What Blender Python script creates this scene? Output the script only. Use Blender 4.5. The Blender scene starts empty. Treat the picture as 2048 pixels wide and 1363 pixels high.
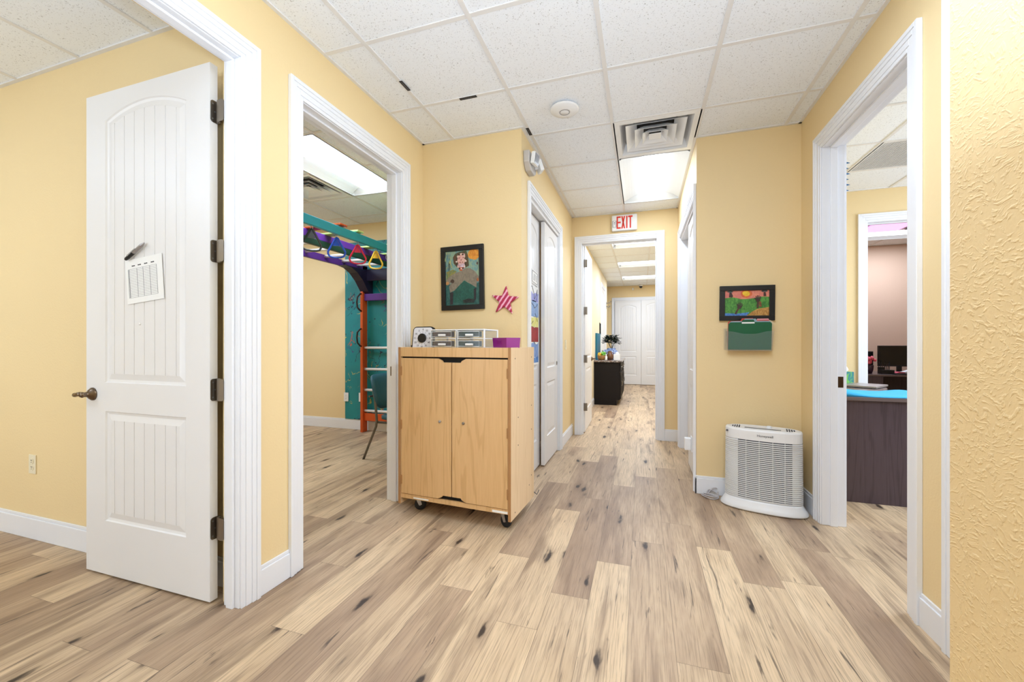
import bpy, math, random
from mathutils import Vector, Matrix
random.seed(7)
S = bpy.context.scene
COL = S.collection
PI = math.pi

# ------------------------------------------------------------------ camera
CAM_H = 1.183
FPX = 808.0                                   # focal length in pixels of a 2048 wide frame
cam_d = bpy.data.cameras.new('camera')
cam_d.sensor_width = 36.0
cam_d.sensor_fit = 'HORIZONTAL'
cam_d.lens = 36.0 * FPX / 2048.0
cam_d.shift_y = 3.5 / 2048.0
cam_d.clip_start = 0.02
cam = bpy.data.objects.new('camera', cam_d)
COL.objects.link(cam)
cam.location = (0, 0, CAM_H)
cam.rotation_euler = (PI / 2, 0, math.atan(260.0 / FPX))
S.camera = cam

# ------------------------------------------------------------------ world, lights, exposure
w = bpy.data.worlds.new('world')
S.world = w
w.use_nodes = True
w.node_tree.nodes['Background'].inputs[0].default_value = (0.9, 0.95, 1, 1)
w.node_tree.nodes['Background'].inputs[1].default_value = 0.6
S.view_settings.view_transform = 'Standard'
S.view_settings.look = 'None'
S.view_settings.gamma = 1
S.view_settings.exposure = 0.88
S.view_settings.use_curve_mapping = False
S.cycles.use_denoising = True
S.cycles.max_bounces = 7
S.cycles.diffuse_bounces = 4
S.cycles.use_adaptive_sampling = True
S.cycles.adaptive_threshold = 0.045
S.cycles.glossy_bounces = 2
S.cycles.transmission_bounces = 6
S.cycles.transparent_max_bounces = 8
S.cycles.caustics_reflective = False
S.cycles.caustics_refractive = False
S.cycles.sample_clamp_indirect = 6


def area(name, loc, rot, sx, sy, power, col=(1, 1, 1)):
    d = bpy.data.lights.new(name, 'AREA')
    d.shape = 'RECTANGLE'
    d.size = sx
    d.size_y = sy
    d.energy = power
    d.color = col
    o = bpy.data.objects.new(name, d)
    COL.objects.link(o)
    o.location = loc
    o.rotation_euler = rot
    o['kind'] = 'helper'
    return o


WARM = (0.66, 0.80, 1.0)
COOL = (0.60, 0.77, 1.0)
UP = math.radians(48)
area('ceiling_lamp_room', (0.25, 1.25, 2.77), (0, 0, 0), 0.6, 1.1, 22, WARM)
area('ceiling_lamp_room', (-0.5, -1.6, 2.77), (0, 0, 0), 1.2, 0.6, 6, WARM)
area('added_fill_room', (-0.6, -2.9, 1.3), (PI / 2 + UP, 0, 0), 2.0, 2.0, 16, COOL)  # added fill tilted up to brighten the ceiling; the rear wall has no window
area('ceiling_lamp_left_room', (-4.2, -0.3, 2.77), (0, 0, 0), 1.2, 0.6, 15, WARM)
area('added_uplight', (-0.05, 0.1, 1.45), (PI, 0, 0), 0.4, 0.4, 33, COOL)  # added lamp aimed up to brighten the ceiling, standing in for bounced light
area('added_fill_left_room', (-3.6, -2.9, 1.3), (PI / 2 + UP, 0, 0), 2.0, 1.8, 85, COOL)  # same kind of added upward fill for the left room, no window there
area('ceiling_lamp_gym', (-4.6, 3.1, 2.77), (0, 0, 0), 0.6, 1.2, 22, WARM)
area('window_light_office', (4.4, 3.2, 1.5), (0, PI / 2, 0), 1.6, 2.4, 56, (0.68, 0.82, 1.0))
area('ceiling_lamp_office', (2.8, 3.3, 2.77), (0, 0, 0), 1.2, 0.6, 22, COOL)
area('ceiling_lamp_hall', (0.1, 5.95, 2.77), (0, 0, 0), 1.2, 0.3, 13, WARM)


# ------------------------------------------------------------------ materials
def lin(c):
    c = c / 255.0
    return c / 12.92 if c <= 0.04045 else ((c + 0.055) / 1.055) ** 2.4


def rgb(r, g, b):
    return (lin(r), lin(g), lin(b), 1)


class NT:
    def __init__(s, name):
        s.m = bpy.data.materials.new(name)
        s.m.use_nodes = True
        s.t = s.m.node_tree
        s.b = s.t.nodes['Principled BSDF']

    def n(s, kind, **kw):
        nd = s.t.nodes.new(kind)
        for k, v in kw.items():
            if k.startswith('i_'):
                key = k[2:]
                key = int(key) if key.isdigit() else key.replace('_', ' ')
                nd.inputs[key].default_value = v
            else:
                setattr(nd, k, v)
        return nd

    def l(s, a, b):
        s.t.links.new(a, b)

    def math(s, op, a, b=None, clamp=False):
        nd = s.n('ShaderNodeMath', operation=op, use_clamp=clamp)
        for i, v in enumerate((a, b)):
            if v is None:
                continue
            if isinstance(v, (int, float)):
                nd.inputs[i].default_value = v
            else:
                s.l(v, nd.inputs[i])
        return nd.outputs[0]

    def mix(s, f, a, b, blend='MIX'):
        nd = s.n('ShaderNodeMix', data_type='RGBA', blend_type=blend)
        for i, v in ((0, f), (6, a), (7, b)):
            if isinstance(v, (int, float)):
                nd.inputs[i].default_value = v
            elif isinstance(v, tuple):
                nd.inputs[i].default_value = v
            else:
                s.l(v, nd.inputs[i])
        return nd.outputs[2]

    def ramp(s, fac, a, b):
        nd = s.n('ShaderNodeMapRange', interpolation_type='SMOOTHSTEP')
        nd.inputs[1].default_value = a
        nd.inputs[2].default_value = b
        s.l(fac, nd.inputs[0])
        return nd.outputs[0]

    def noise(s, vec, scale=1, detail=2, dist=0, rough=0.5):
        nd = s.n('ShaderNodeTexNoise')
        nd.inputs['Scale'].default_value = scale
        nd.inputs['Detail'].default_value = detail
        nd.inputs['Distortion'].default_value = dist
        nd.inputs['Roughness'].default_value = rough
        if vec is not None:
            s.l(vec, nd.inputs['Vector'])
        return nd

    def obj(s):
        return s.n('ShaderNodeTexCoord').outputs['Object']

    def mapping(s, vec, scale=(1, 1, 1), loc=(0, 0, 0), rot=(0, 0, 0)):
        nd = s.n('ShaderNodeMapping')
        nd.inputs['Scale'].default_value = scale
        nd.inputs['Location'].default_value = loc
        nd.inputs['Rotation'].default_value = rot
        s.l(vec, nd.inputs['Vector'])
        return nd.outputs[0]

    def bump(s, h, strength=0.2, dist=0.002):
        nd = s.n('ShaderNodeBump')
        nd.inputs['Strength'].default_value = strength
        nd.inputs['Distance'].default_value = dist
        s.l(h, nd.inputs['Height'])
        s.l(nd.outputs[0], s.b.inputs['Normal'])

    def set(s, **kw):
        for k, v in kw.items():
            s.b.inputs[k.replace('_', ' ')].default_value = v
        return s.m


def plain(name, c, rough=0.5, metal=0.0, var=0.04, scale=30, spec=0.5):
    """painted or moulded surface with a faint procedural mottling"""
    t = NT(name)
    nz = t.noise(t.obj(), scale, 2)
    c0 = rgb(*c)
    dk = tuple(x * (1 - var) for x in c0[:3]) + (1,)
    lt = tuple(min(1, x * (1 + var)) for x in c0[:3]) + (1,)
    t.l(t.mix(nz.outputs[0], dk, lt), t.b.inputs['Base Color'])
    return t.set(Roughness=rough, Metallic=metal, Specular_IOR_Level=spec)


def emit(name, c, strength):
    t = NT(name)
    t.b.inputs['Base Color'].default_value = c
    t.b.inputs['Emission Color'].default_value = c
    t.b.inputs['Emission Strength'].default_value = strength
    if strength < 1.9:
        t.m.cycles.emission_sampling = 'NONE'
    return t.m


def wall_mat(name, c, bump=0.22, scale=95, var=0.03):
    t = NT(name)
    o = t.obj()
    big = t.noise(o, 1.3, 1)
    fine = t.noise(o, scale, 1)
    c0 = rgb(*c)
    a = tuple(x * (1 - var) for x in c0[:3]) + (1,)
    b = tuple(min(1, x * (1 + var)) for x in c0[:3]) + (1,)
    t.l(t.mix(big.outputs[0], a, b), t.b.inputs['Base Color'])
    t.bump(fine.outputs[0], bump, 0.003)
    return t.set(Roughness=0.62, Specular_IOR_Level=0.25)


def near_wall_mat():
    t = NT('knockdown_yellow_paint')
    o = t.obj()
    warp = t.noise(o, 14, 2)
    v = t.mix(0.06, o, warp.outputs['Color'])
    n1 = t.noise(t.mapping(v, (120, 95, 165)), 1, 2, 0.15)
    lumps = t.ramp(n1.outputs[0], 0.48, 0.74)
    n2 = t.noise(o, 170, 2)
    h = t.math('ADD', lumps, t.math('MULTIPLY', n2.outputs[0], 0.25))
    t.b.inputs['Base Color'].default_value = rgb(234, 206, 156)
    t.bump(h, 0.36, 0.0025)
    return t.set(Roughness=0.6, Specular_IOR_Level=0.3)


def ceiling_mat():
    t = NT('mineral_fibre_tile')
    o = t.obj()
    n1 = t.noise(o, 80, 3, 0.6, 0.65)
    pits = t.ramp(n1.outputs[0], 0.63, 0.70)
    n2 = t.noise(o, 150, 1)
    fis = t.ramp(n2.outputs[0], 0.64, 0.72)
    f = t.math('MAXIMUM', t.math('MULTIPLY', pits, 0.62), t.math('MULTIPLY', fis, 0.42))
    t.l(t.mix(f, rgb(245, 247, 250), rgb(140, 134, 130)), t.b.inputs['Base Color'])
    h = t.math('SUBTRACT', 1.0, f)
    t.bump(h, 0.35, 0.003)
    return t.set(Roughness=0.9, Specular_IOR_Level=0.1)


def floor_mat():
    t = NT('oak_vinyl_plank')
    at = t.n('ShaderNodeAttribute', attribute_name='tone').outputs['Fac']
    sd = t.n('ShaderNodeAttribute', attribute_name='seed').outputs['Fac']
    uv = t.n('ShaderNodeUVMap', uv_map='plank').outputs[0]
    ed = t.n('ShaderNodeUVMap', uv_map='edge').outputs[0]
    sp = t.n('ShaderNodeSeparateXYZ'); t.l(uv, sp.inputs[0])
    se = t.n('ShaderNodeSeparateXYZ'); t.l(ed, se.inputs[0])
    x, y = sp.outputs[0], sp.outputs[1]

    def vec(kx, ky, kz):
        c = t.n('ShaderNodeCombineXYZ')
        t.l(t.math('MULTIPLY', x, kx), c.inputs[0])
        t.l(t.math('MULTIPLY', y, ky), c.inputs[1])
        t.l(t.math('MULTIPLY', sd, kz), c.inputs[2])
        return c.outputs[0]
    streak = t.noise(vec(11, 0.9, 71), 1, 5, 0.5).outputs[0]
    broad = t.noise(vec(5, 1.6, 31), 1, 2, 0.3).outputs[0]
    grain = t.noise(vec(230, 5, 53), 1, 3, 0.2, 0.6).outputs[0]
    pore = t.noise(vec(420, 14, 23), 1, 2).outputs[0]
    crack = t.noise(vec(34, 2.6, 91), 1, 4, 0.8, 0.6).outputs[0]
    # growth rings: bands across the board bent by slow noise
    ring_n = t.noise(vec(7, 0.8, 17), 1, 2, 0.2).outputs[0]
    ring = t.math('SINE', t.math('ADD', t.math('MULTIPLY', x, 190), t.math('MULTIPLY', ring_n, 95)))
    ring = t.math('MULTIPLY', t.math('ADD', ring, 1.0), 0.5)
    # knots
    vo = t.n('ShaderNodeTexVoronoi', feature='F1')
    vo.inputs['Scale'].default_value = 1
    kv = vec(8.5, 2.3, 41)
    wob = t.noise(vec(30, 9, 11), 1, 3).outputs['Color']
    t.l(t.mix(0.34, kv, wob, 'ADD'), vo.inputs['Vector'])
    kc = t.n('ShaderNodeSeparateColor'); t.l(vo.outputs['Color'], kc.inputs[0])
    has = t.ramp(kc.outputs[0], 0.34, 0.36)
    core = t.math('MULTIPLY', t.ramp(vo.outputs['Distance'], 0.17, 0.07), has)
    halo = t.math('MULTIPLY', t.ramp(vo.outputs['Distance'], 0.42, 0.08), has)
    # colour
    at = t.math('ADD', at, t.math('MULTIPLY', t.math('SUBTRACT', t.noise(vec(6.5, 0.7, 83), 1, 3, 0.4).outputs[0], 0.5), 1.7), True)
    light_c = t.mix(broad, rgb(229, 201, 165), rgb(208, 177, 139))
    dark_c = t.mix(broad, rgb(186, 156, 127), rgb(142, 115, 92))
    base = t.mix(t.math('MULTIPLY', at, 1.0, True), light_c, dark_c)
    st = t.ramp(streak, 0.50, 0.70)
    base = t.mix(t.math('MULTIPLY', st, 0.62), base, rgb(120, 95, 76))
    base = t.mix(t.math('MULTIPLY', ring, 0.10), base, rgb(120, 92, 66))
    base = t.mix(t.math('MULTIPLY', t.ramp(grain, 0.46, 0.66), 0.42), base, rgb(116, 94, 76))
    base = t.mix(t.math('MULTIPLY', t.ramp(pore, 0.58, 0.72), 0.18), base, rgb(96, 76, 60))
    base = t.mix(t.math('MULTIPLY', halo, 0.38), base, rgb(104, 80, 62))
    base = t.mix(t.math('MULTIPLY', t.ramp(crack, 0.62, 0.72), 0.8), base, rgb(62, 50, 44))
    base = t.mix(t.math('MULTIPLY', core, 0.95), base, rgb(50, 38, 32))
    e = t.math('MINIMUM', t.math('MINIMUM', x, y), t.math('MINIMUM', se.outputs[0], se.outputs[1]))
    seam = t.ramp(e, 0.0016, 0.0004)
    base = t.mix(t.math('MULTIPLY', seam, 0.6), base, rgb(84, 70, 58))
    t.l(base, t.b.inputs['Base Color'])
    t.bump(t.math('SUBTRACT', t.math('MULTIPLY', grain, 0.4), seam), 0.12, 0.0015)
    rg = t.math('ADD', 0.42, t.math('MULTIPLY', grain, 0.15))
    t.l(rg, t.b.inputs['Roughness'])
    return t.set(Specular_IOR_Level=0.35)


def wood_mat(name, c1, c2, axis='z', scale=1.0, rough=0.4, ringk=26):
    t = NT(name)
    o = t.obj()
    sc = {'z': (1, 1, 0.06), 'x': (0.06, 1, 1), 'y': (1, 0.06, 1)}[axis]
    v = t.mapping(o, tuple(a * scale for a in sc))
    n1 = t.noise(v, 7, 3, 0.4).outputs[0]
    rings = t.math('SINE', t.math('MULTIPLY', n1, ringk * 2.2))
    rings = t.ramp(rings, 0.55, 1.0)
    fine = t.noise(v, 130, 2).outputs[0]
    f = t.math('ADD', t.math('MULTIPLY', rings, 0.35), t.math('MULTIPLY', fine, 0.55), True)
    t.l(t.mix(f, rgb(*c1), rgb(*c2)), t.b.inputs['Base Color'])
    return t.set(Roughness=rough, Specular_IOR_Level=0.4)


def stripe_mat():
    t = NT('pink_striped_paint')
    v = t.mapping(t.obj(), (1, 1, 1), rot=(0, -0.62, 0))
    s_ = t.n('ShaderNodeSeparateXYZ'); t.l(v, s_.inputs[0])
    n1 = t.noise(t.obj(), 40, 2).outputs[0]
    k = t.math('SINE', t.math('ADD', t.math('MULTIPLY', s_.outputs[0], 190), t.math('MULTIPLY', n1, 1.5)))
    t.l(t.mix(t.ramp(k, 0.1, 0.5), rgb(176, 24, 72), rgb(242, 170, 196)), t.b.inputs['Base Color'])
    return t.set(Roughness=0.4)


def splatter_mat():
    t = NT('teal_splattered_paint')
    o = t.obj()
    n1 = t.noise(o, 3.2, 3).outputs[0]
    base = t.mix(n1, rgb(16, 112, 118), rgb(34, 150, 152))
    for i, (c, th) in enumerate((((24, 30, 60), 0.010), ((205, 190, 90), 0.0065), ((190, 90, 70), 0.006), ((70, 60, 120), 0.006))):
        nz = t.noise(t.mapping(o, (1, 1, 0.7), (i * 7.3, i * 3.1, i * 5.7)), 3.1, 3, 1.3).outputs[0]
        ln = t.math('ABSOLUTE', t.math('SUBTRACT', nz, 0.5))
        gate = t.ramp(t.noise(t.mapping(o, (1, 1, 1), (i * 3.3, 9, 2 * i)), 4.5, 1).outputs[0], 0.52, 0.60)
        m = t.math('MULTIPLY', t.ramp(ln, th, th * 0.4), gate)
        base = t.mix(m, base, rgb(*c))
    dots = t.n('ShaderNodeTexVoronoi')
    dots.inputs['Scale'].default_value = 13
    t.l(o, dots.inputs['Vector'])
    dc = t.n('ShaderNodeSeparateColor'); t.l(dots.outputs['Color'], dc.inputs[0])
    base = t.mix(t.math('MULTIPLY', t.ramp(dots.outputs['Distance'], 0.14, 0.10), t.ramp(dc.outputs[0], 0.7, 0.72)), base, rgb(20, 50, 70))
    t.l(base, t.b.inputs['Base Color'])
    return t.set(Roughness=0.45)


def granite_mat():
    t = NT('speckled_granite')
    o = t.obj()
    a = t.noise(o, 60, 4).outputs[0]
    b = t.noise(o, 22, 3).outputs[0]
    c = t.mix(t.ramp(a, 0.42, 0.6), rgb(60, 52, 50), rgb(196, 184, 176))
    t.l(t.mix(t.ramp(b, 0.5, 0.6), c, rgb(120, 96, 84)), t.b.inputs['Base Color'])
    return t.set(Roughness=0.2)


def glassy(name, c, alpha=0.14, rough=0.12):
    t = NT(name)
    t.b.inputs['Base Color'].default_value = rgb(*c)
    t.b.inputs['Alpha'].default_value = alpha
    return t.set(Roughness=rough)


def brushed(name, c, c2, scale=60):
    """child's paint: two tones streaked together"""
    t = NT(name)
    n1 = t.noise(t.mapping(t.obj(), (1, 1, 0.55)), scale, 3, 1.2).outputs[0]
    t.l(t.mix(t.ramp(n1, 0.35, 0.65), rgb(*c), rgb(*c2)), t.b.inputs['Base Color'])
    return t.set(Roughness=0.6)


M = {}
M['wall'] = wall_mat('yellow_wall_paint', (239, 213, 163))
M['near_wall'] = near_wall_mat()
M['pink_wall'] = wall_mat('peach_wall_paint', (216, 182, 156))
M['hall_white'] = wall_mat('pale_wall_paint', (238, 222, 188))
M['tile'] = ceiling_mat()
M['grid'] = plain('white_grid_metal', (232, 229, 226), 0.45, var=0.02)
M['trim'] = plain('white_semi_gloss_trim', (240, 240, 243), 0.32, var=0.012, scale=6)
M['door'] = plain('white_door_paint', (236, 233, 231), 0.38, var=0.012, scale=5)
M['floor'] = floor_mat()
M['maple'] = wood_mat('maple_laminate', (230, 188, 134), (202, 155, 100), 'z')
M['maple_side'] = wood_mat('pale_maple_laminate', (232, 200, 158), (214, 176, 130), 'z')
M['maple_edge'] = plain('maple_edge_band', (176, 128, 80), 0.5)
M['nickel'] = plain('brushed_nickel', (148, 140, 130), 0.33, 1.0)
M['bronze'] = plain('aged_nickel', (120, 104, 88), 0.28, 1.0)
M['steel'] = plain('satin_steel', (176, 176, 178), 0.35, 1.0)
M['black'] = plain('black_plastic', (18, 17, 18), 0.42)
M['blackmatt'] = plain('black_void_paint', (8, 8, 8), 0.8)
M['rubber'] = plain('black_rubber', (22, 22, 23), 0.6)
M['white'] = plain('white_plastic', (240, 239, 238), 0.4, var=0.01)
M['cream'] = plain('ivory_plastic', (238, 226, 196), 0.4, var=0.01)
M['paper'] = plain('white_paper', (246, 244, 240), 0.7, var=0.01)
M['ink'] = plain('grey_ink', (90, 88, 92), 0.7)
M['darkink'] = plain('black_ink', (26, 24, 26), 0.6)
M['purple_bin'] = plain('magenta_plastic', (142, 18, 122), 0.35)
M['clear'] = glassy('clear_plastic', (176, 186, 188), 0.10)
M['star'] = stripe_mat()
M['frame'] = plain('black_frame_wood', (10, 9, 9), 0.38)
M['green_folder'] = plain('green_card', (18, 92, 56), 0.5)
M['red_folder'] = plain('red_card', (206, 74, 62), 0.6)
M['pink_folder'] = plain('pink_card', (222, 150, 152), 0.6)
M['manila'] = plain('manila_card', (236, 214, 174), 0.6)
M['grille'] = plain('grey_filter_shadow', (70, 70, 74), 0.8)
M['cord'] = plain('grey_white_cord', (196, 190, 190), 0.5)
M['exit_red'] = emit('exit_letter_red', rgb(204, 44, 20), 0.10)
M['lens'] = emit('lit_lamp_lens', (0.86, 0.93, 1.0, 1), 2.1)
M['emgrey'] = plain('greyed_plastic', (196, 190, 184), 0.45)
M['pan'] = plain('white_enamel', (238, 240, 242), 0.4, var=0.01)
M['teal'] = plain('turquoise_paint', (32, 160, 184), 0.42)
M['purple'] = plain('violet_paint', (84, 36, 122), 0.42)
M['orange'] = plain('orange_paint', (206, 84, 28), 0.42)
M['lime'] = plain('lime_paint', (196, 220, 130), 0.42)
M['darkgreen'] = plain('dark_green_paint', (18, 54, 34), 0.45)
M['navy'] = plain('blackened_violet_paint', (26, 18, 46), 0.45)
M['rung'] = plain('white_rung_paint', (240, 234, 226), 0.4)
M['mural'] = splatter_mat()
M['chairfab'] = plain('teal_grey_vinyl', (44, 92, 106), 0.5, var=0.1, scale=60)
M['chairmetal'] = plain('grey_painted_tube', (118, 112, 104), 0.4, 0.6)
M['desk'] = wood_mat('dark_walnut_laminate', (92, 78, 84), (66, 54, 60), 'z', rough=0.35)
M['desktop'] = wood_mat('grey_walnut_laminate', (120, 106, 104), (92, 80, 80), 'x', rough=0.22)
M['cloth'] = plain('bright_blue_cloth', (60, 176, 232), 0.8)
M['silver'] = plain('laptop_silver', (176, 172, 172), 0.3, 0.7)
M['tissuebox'] = brushed('green_leaf_print', (120, 196, 70), (20, 120, 130), 26)
M['tissue'] = plain('white_tissue', (248, 248, 248), 0.8, var=0.01)
M['screen'] = plain('dark_screen', (20, 24, 24), 0.25)
M['espresso'] = plain('espresso_cabinet_paint', (20, 14, 12), 0.6, spec=0.25)
M['granite'] = granite_mat()
M['leaf'] = plain('dark_leaf', (28, 40, 24), 0.5, var=0.4, scale=20)
M['basket'] = wood_mat('woven_wicker', (170, 124, 70), (96, 64, 32), 'x', 8)
M['brownpot'] = plain('brown_glaze', (110, 72, 44), 0.35)
M['blueplate'] = brushed('blue_white_glaze', (70, 104, 180), (190, 206, 236), 40)
M['yellow'] = plain('yellow_petals', (226, 186, 60), 0.6)
M['greenveg'] = plain('bright_green_leaf', (112, 176, 66), 0.6)
M['pinkpetal'] = plain('pink_petals', (226, 96, 110), 0.6)
M['aubergine'] = plain('aubergine_glaze', (56, 28, 48), 0.35)
M['tealboard'] = plain('teal_canvas', (24, 110, 134), 0.6)
M['blueink'] = plain('blue_foil', (30, 96, 150), 0.4)
M['magenta_glow'] = emit('magenta_lamp_cover', rgb(236, 140, 240), 1.3)
M['ring_black'] = plain('black_green_plastic', (20, 34, 28), 0.35)
M['ring_blue'] = plain('blue_plastic', (30, 84, 200), 0.35)
M['ring_red'] = plain('red_plastic', (206, 30, 62), 0.35)
M['ring_yellow'] = plain('yellow_plastic', (240, 198, 62), 0.35)
M['dial'] = plain('white_dial', (232, 232, 240), 0.45, var=0.01)
M['greyblue'] = plain('grey_blue_card', (150, 176, 186), 0.6)
M['thread'] = plain('coloured_thread', (84, 58, 44), 0.7, var=0.5, scale=90)
M['thread2'] = plain('green_grey_thread', (48, 64, 60), 0.7, var=0.5, scale=90)


# ------------------------------------------------------------------ mesh building
class MB:
    def __init__(s):
        s.v = []; s.f = []; s.mi = []; s.k = 0

    def add(s, vs, fs, T=None):
        o = len(s.v)
        for p in vs:
            p = Vector(p)
            if T is not None:
                p = T @ p
            s.v.append(tuple(p))
        for f in fs:
            s.f.append(tuple(i + o for i in f)); s.mi.append(s.k)
        return s

    def box(s, x0, x1, y0, y1, z0, z1, T=None):
        vs = [(x, y, z) for z in (z0, z1) for y in (y0, y1) for x in (x0, x1)]
        return s.add(vs, [(0, 2, 3, 1), (4, 5, 7, 6), (0, 1, 5, 4), (2, 6, 7, 3), (0, 4, 6, 2), (1, 3, 7, 5)], T)

    def prism(s, poly, a, b, axis='y', T=None):
        """poly in the two remaining axes, extruded from a to b along axis"""
        n = len(poly)

        def P(p, h):
            if axis == 'y': return (p[0], h, p[1])
            if axis == 'x': return (h, p[0], p[1])
            return (p[0], p[1], h)
        vs = [P(p, a) for p in poly] + [P(p, b) for p in poly]
        fs = [tuple(range(n)), tuple(range(2 * n - 1, n - 1, -1))]
        for i in range(n):
            j = (i + 1) % n
            fs.append((i, i + n, j + n, j))
        return s.add(vs, fs, T)

    def tube(s, pts, r, n=8, closed=False, T=None):
        pts = [Vector(p) for p in pts]
        m = len(pts)
        rs = r if isinstance(r, (list, tuple)) else [r] * m
        rings = []
        up = None
        for i, p in enumerate(pts):
            if closed:
                d = pts[(i + 1) % m] - pts[i - 1]
            else:
                d = pts[min(i + 1, m - 1)] - pts[max(i - 1, 0)]
            d.normalize()
            if up is None:
                up = d.orthogonal().normalized()
            else:
                up = (up - d * up.dot(d))
                up = up.normalized() if up.length > 1e-6 else d.orthogonal().normalized()
            side = d.cross(up)
            rings.append([p + (up * math.cos(2 * PI * k / n) + side * math.sin(2 * PI * k / n)) * rs[i] for k in range(n)])
        vs = [q for rg in rings for q in rg]
        fs = []
        for i in range(m if closed else m - 1):
            a = i * n; b = ((i + 1) % m) * n
            for k in range(n):
                l = (k + 1) % n
                fs.append((a + k, a + l, b + l, b + k))
        if not closed:
            fs.append(tuple(range(n - 1, -1, -1)))
            fs.append(tuple(range((m - 1) * n, m * n)))
        return s.add(vs, fs, T)

    def cyl(s, p0, p1, r, n=16, T=None):
        return s.tube([p0, p1], r, n, T=T)

    def lathe(s, prof, n=24, T=None, sx=1.0, sy=1.0):
        vs = []; fs = []
        for (r, z) in prof:
            for k in range(n):
                a = 2 * PI * k / n
                vs.append((r * sx * math.cos(a), r * sy * math.sin(a), z))
        for i in range(len(prof) - 1):
            for k in range(n):
                l = (k + 1) % n
                fs.append((i * n + k, i * n + l, (i + 1) * n + l, (i + 1) * n + k))
        fs.append(tuple(range(n - 1, -1, -1)))
        fs.append(tuple(range((len(prof) - 1) * n, len(prof) * n)))
        return s.add(vs, fs, T)

    def sphere(s, c, r, nu=12, nv=8, sc=(1, 1, 1)):
        prof = [(max(1e-4, math.sin(PI * i / nv)) * r, -math.cos(PI * i / nv) * r) for i in range(nv + 1)]
        T = Matrix.Translation(c) @ Matrix.Diagonal((sc[0], sc[1], sc[2], 1))
        return s.lathe(prof, nu, T)

    def build(s, name, mat, parent=None, bevel=0.0, smooth=False, seg=2, origin=None):
        me = bpy.data.meshes.new(name)
        v = s.v
        loc = (0, 0, 0)
        if parent is None and origin is None:
            xs = [p[0] for p in v]; ys = [p[1] for p in v]; zs = [p[2] for p in v]
            loc = ((min(xs) + max(xs)) / 2, (min(ys) + max(ys)) / 2, min(zs))
        elif origin is not None:
            loc = origin
        if loc != (0, 0, 0):
            v = [(p[0] - loc[0], p[1] - loc[1], p[2] - loc[2]) for p in v]
        me.from_pydata(v, [], s.f)
        mats = mat if isinstance(mat, (list, tuple)) else [mat]
        for m in mats:
            me.materials.append(M[m] if isinstance(m, str) else m)
        if len(mats) > 1:
            me.polygons.foreach_set('material_index', s.mi)
        if smooth:
            me.polygons.foreach_set('use_smooth', [True] * len(me.polygons))
        me.update()
        o = bpy.data.objects.new(name, me)
        COL.objects.link(o)
        o.location = loc
        if parent is not None:
            o.parent = parent
        if bevel:
            b = o.modifiers.new('bevel', 'BEVEL')
            b.width = bevel; b.segments = seg; b.limit_method = 'ANGLE'; b.angle_limit = math.radians(40)
            b.harden_normals = False
        return o


def tag(o, label, cat, group=None, kind=None):
    o['label'] = label
    o['category'] = cat
    if group: o['group'] = group
    if kind: o['kind'] = kind
    return o


def thing(name, label, cat, loc=(0, 0, 0), rz=0.0, group=None, kind=None):
    o = bpy.data.objects.new(name, None)
    o.empty_display_size = 0.1
    COL.objects.link(o)
    o.location = loc
    o.rotation_euler = (0, 0, rz)
    return tag(o, label, cat, group, kind)


def struct(o, label, cat):
    return tag(o, label, cat, None, 'structure')


def text_into(mb, txt, size, T, sx=1.0):
    """letters of the built-in font as flat thick shapes, centred on T's origin, in T's XY plane"""
    cu = bpy.data.curves.new('lettering', 'FONT')
    cu.body = txt; cu.size = size; cu.extrude = 0.0004
    cu.align_x = 'CENTER'; cu.align_y = 'CENTER'
    cu.resolution_u = 3
    ob = bpy.data.objects.new('lettering', cu)
    COL.objects.link(ob)
    bpy.context.view_layer.update()
    dg = bpy.context.evaluated_depsgraph_get()
    me = bpy.data.meshes.new_from_object(ob.evaluated_get(dg))
    mb.add([(v.co.x * sx, v.co.y, v.co.z) for v in me.vertices], [tuple(p.vertices) for p in me.polygons], T)
    bpy.data.objects.remove(ob); bpy.data.curves.remove(cu); bpy.data.meshes.remove(me)


def copy_tree(o, parent=None):
    c = o.copy()
    COL.objects.link(c)
    c.parent = parent
    for ch in list(o.children):
        copy_tree(ch, c)
    return c


FACE_CAM = Matrix.Rotation(PI / 2, 4, 'X')          # text plane XY -> facing -Y

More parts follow.
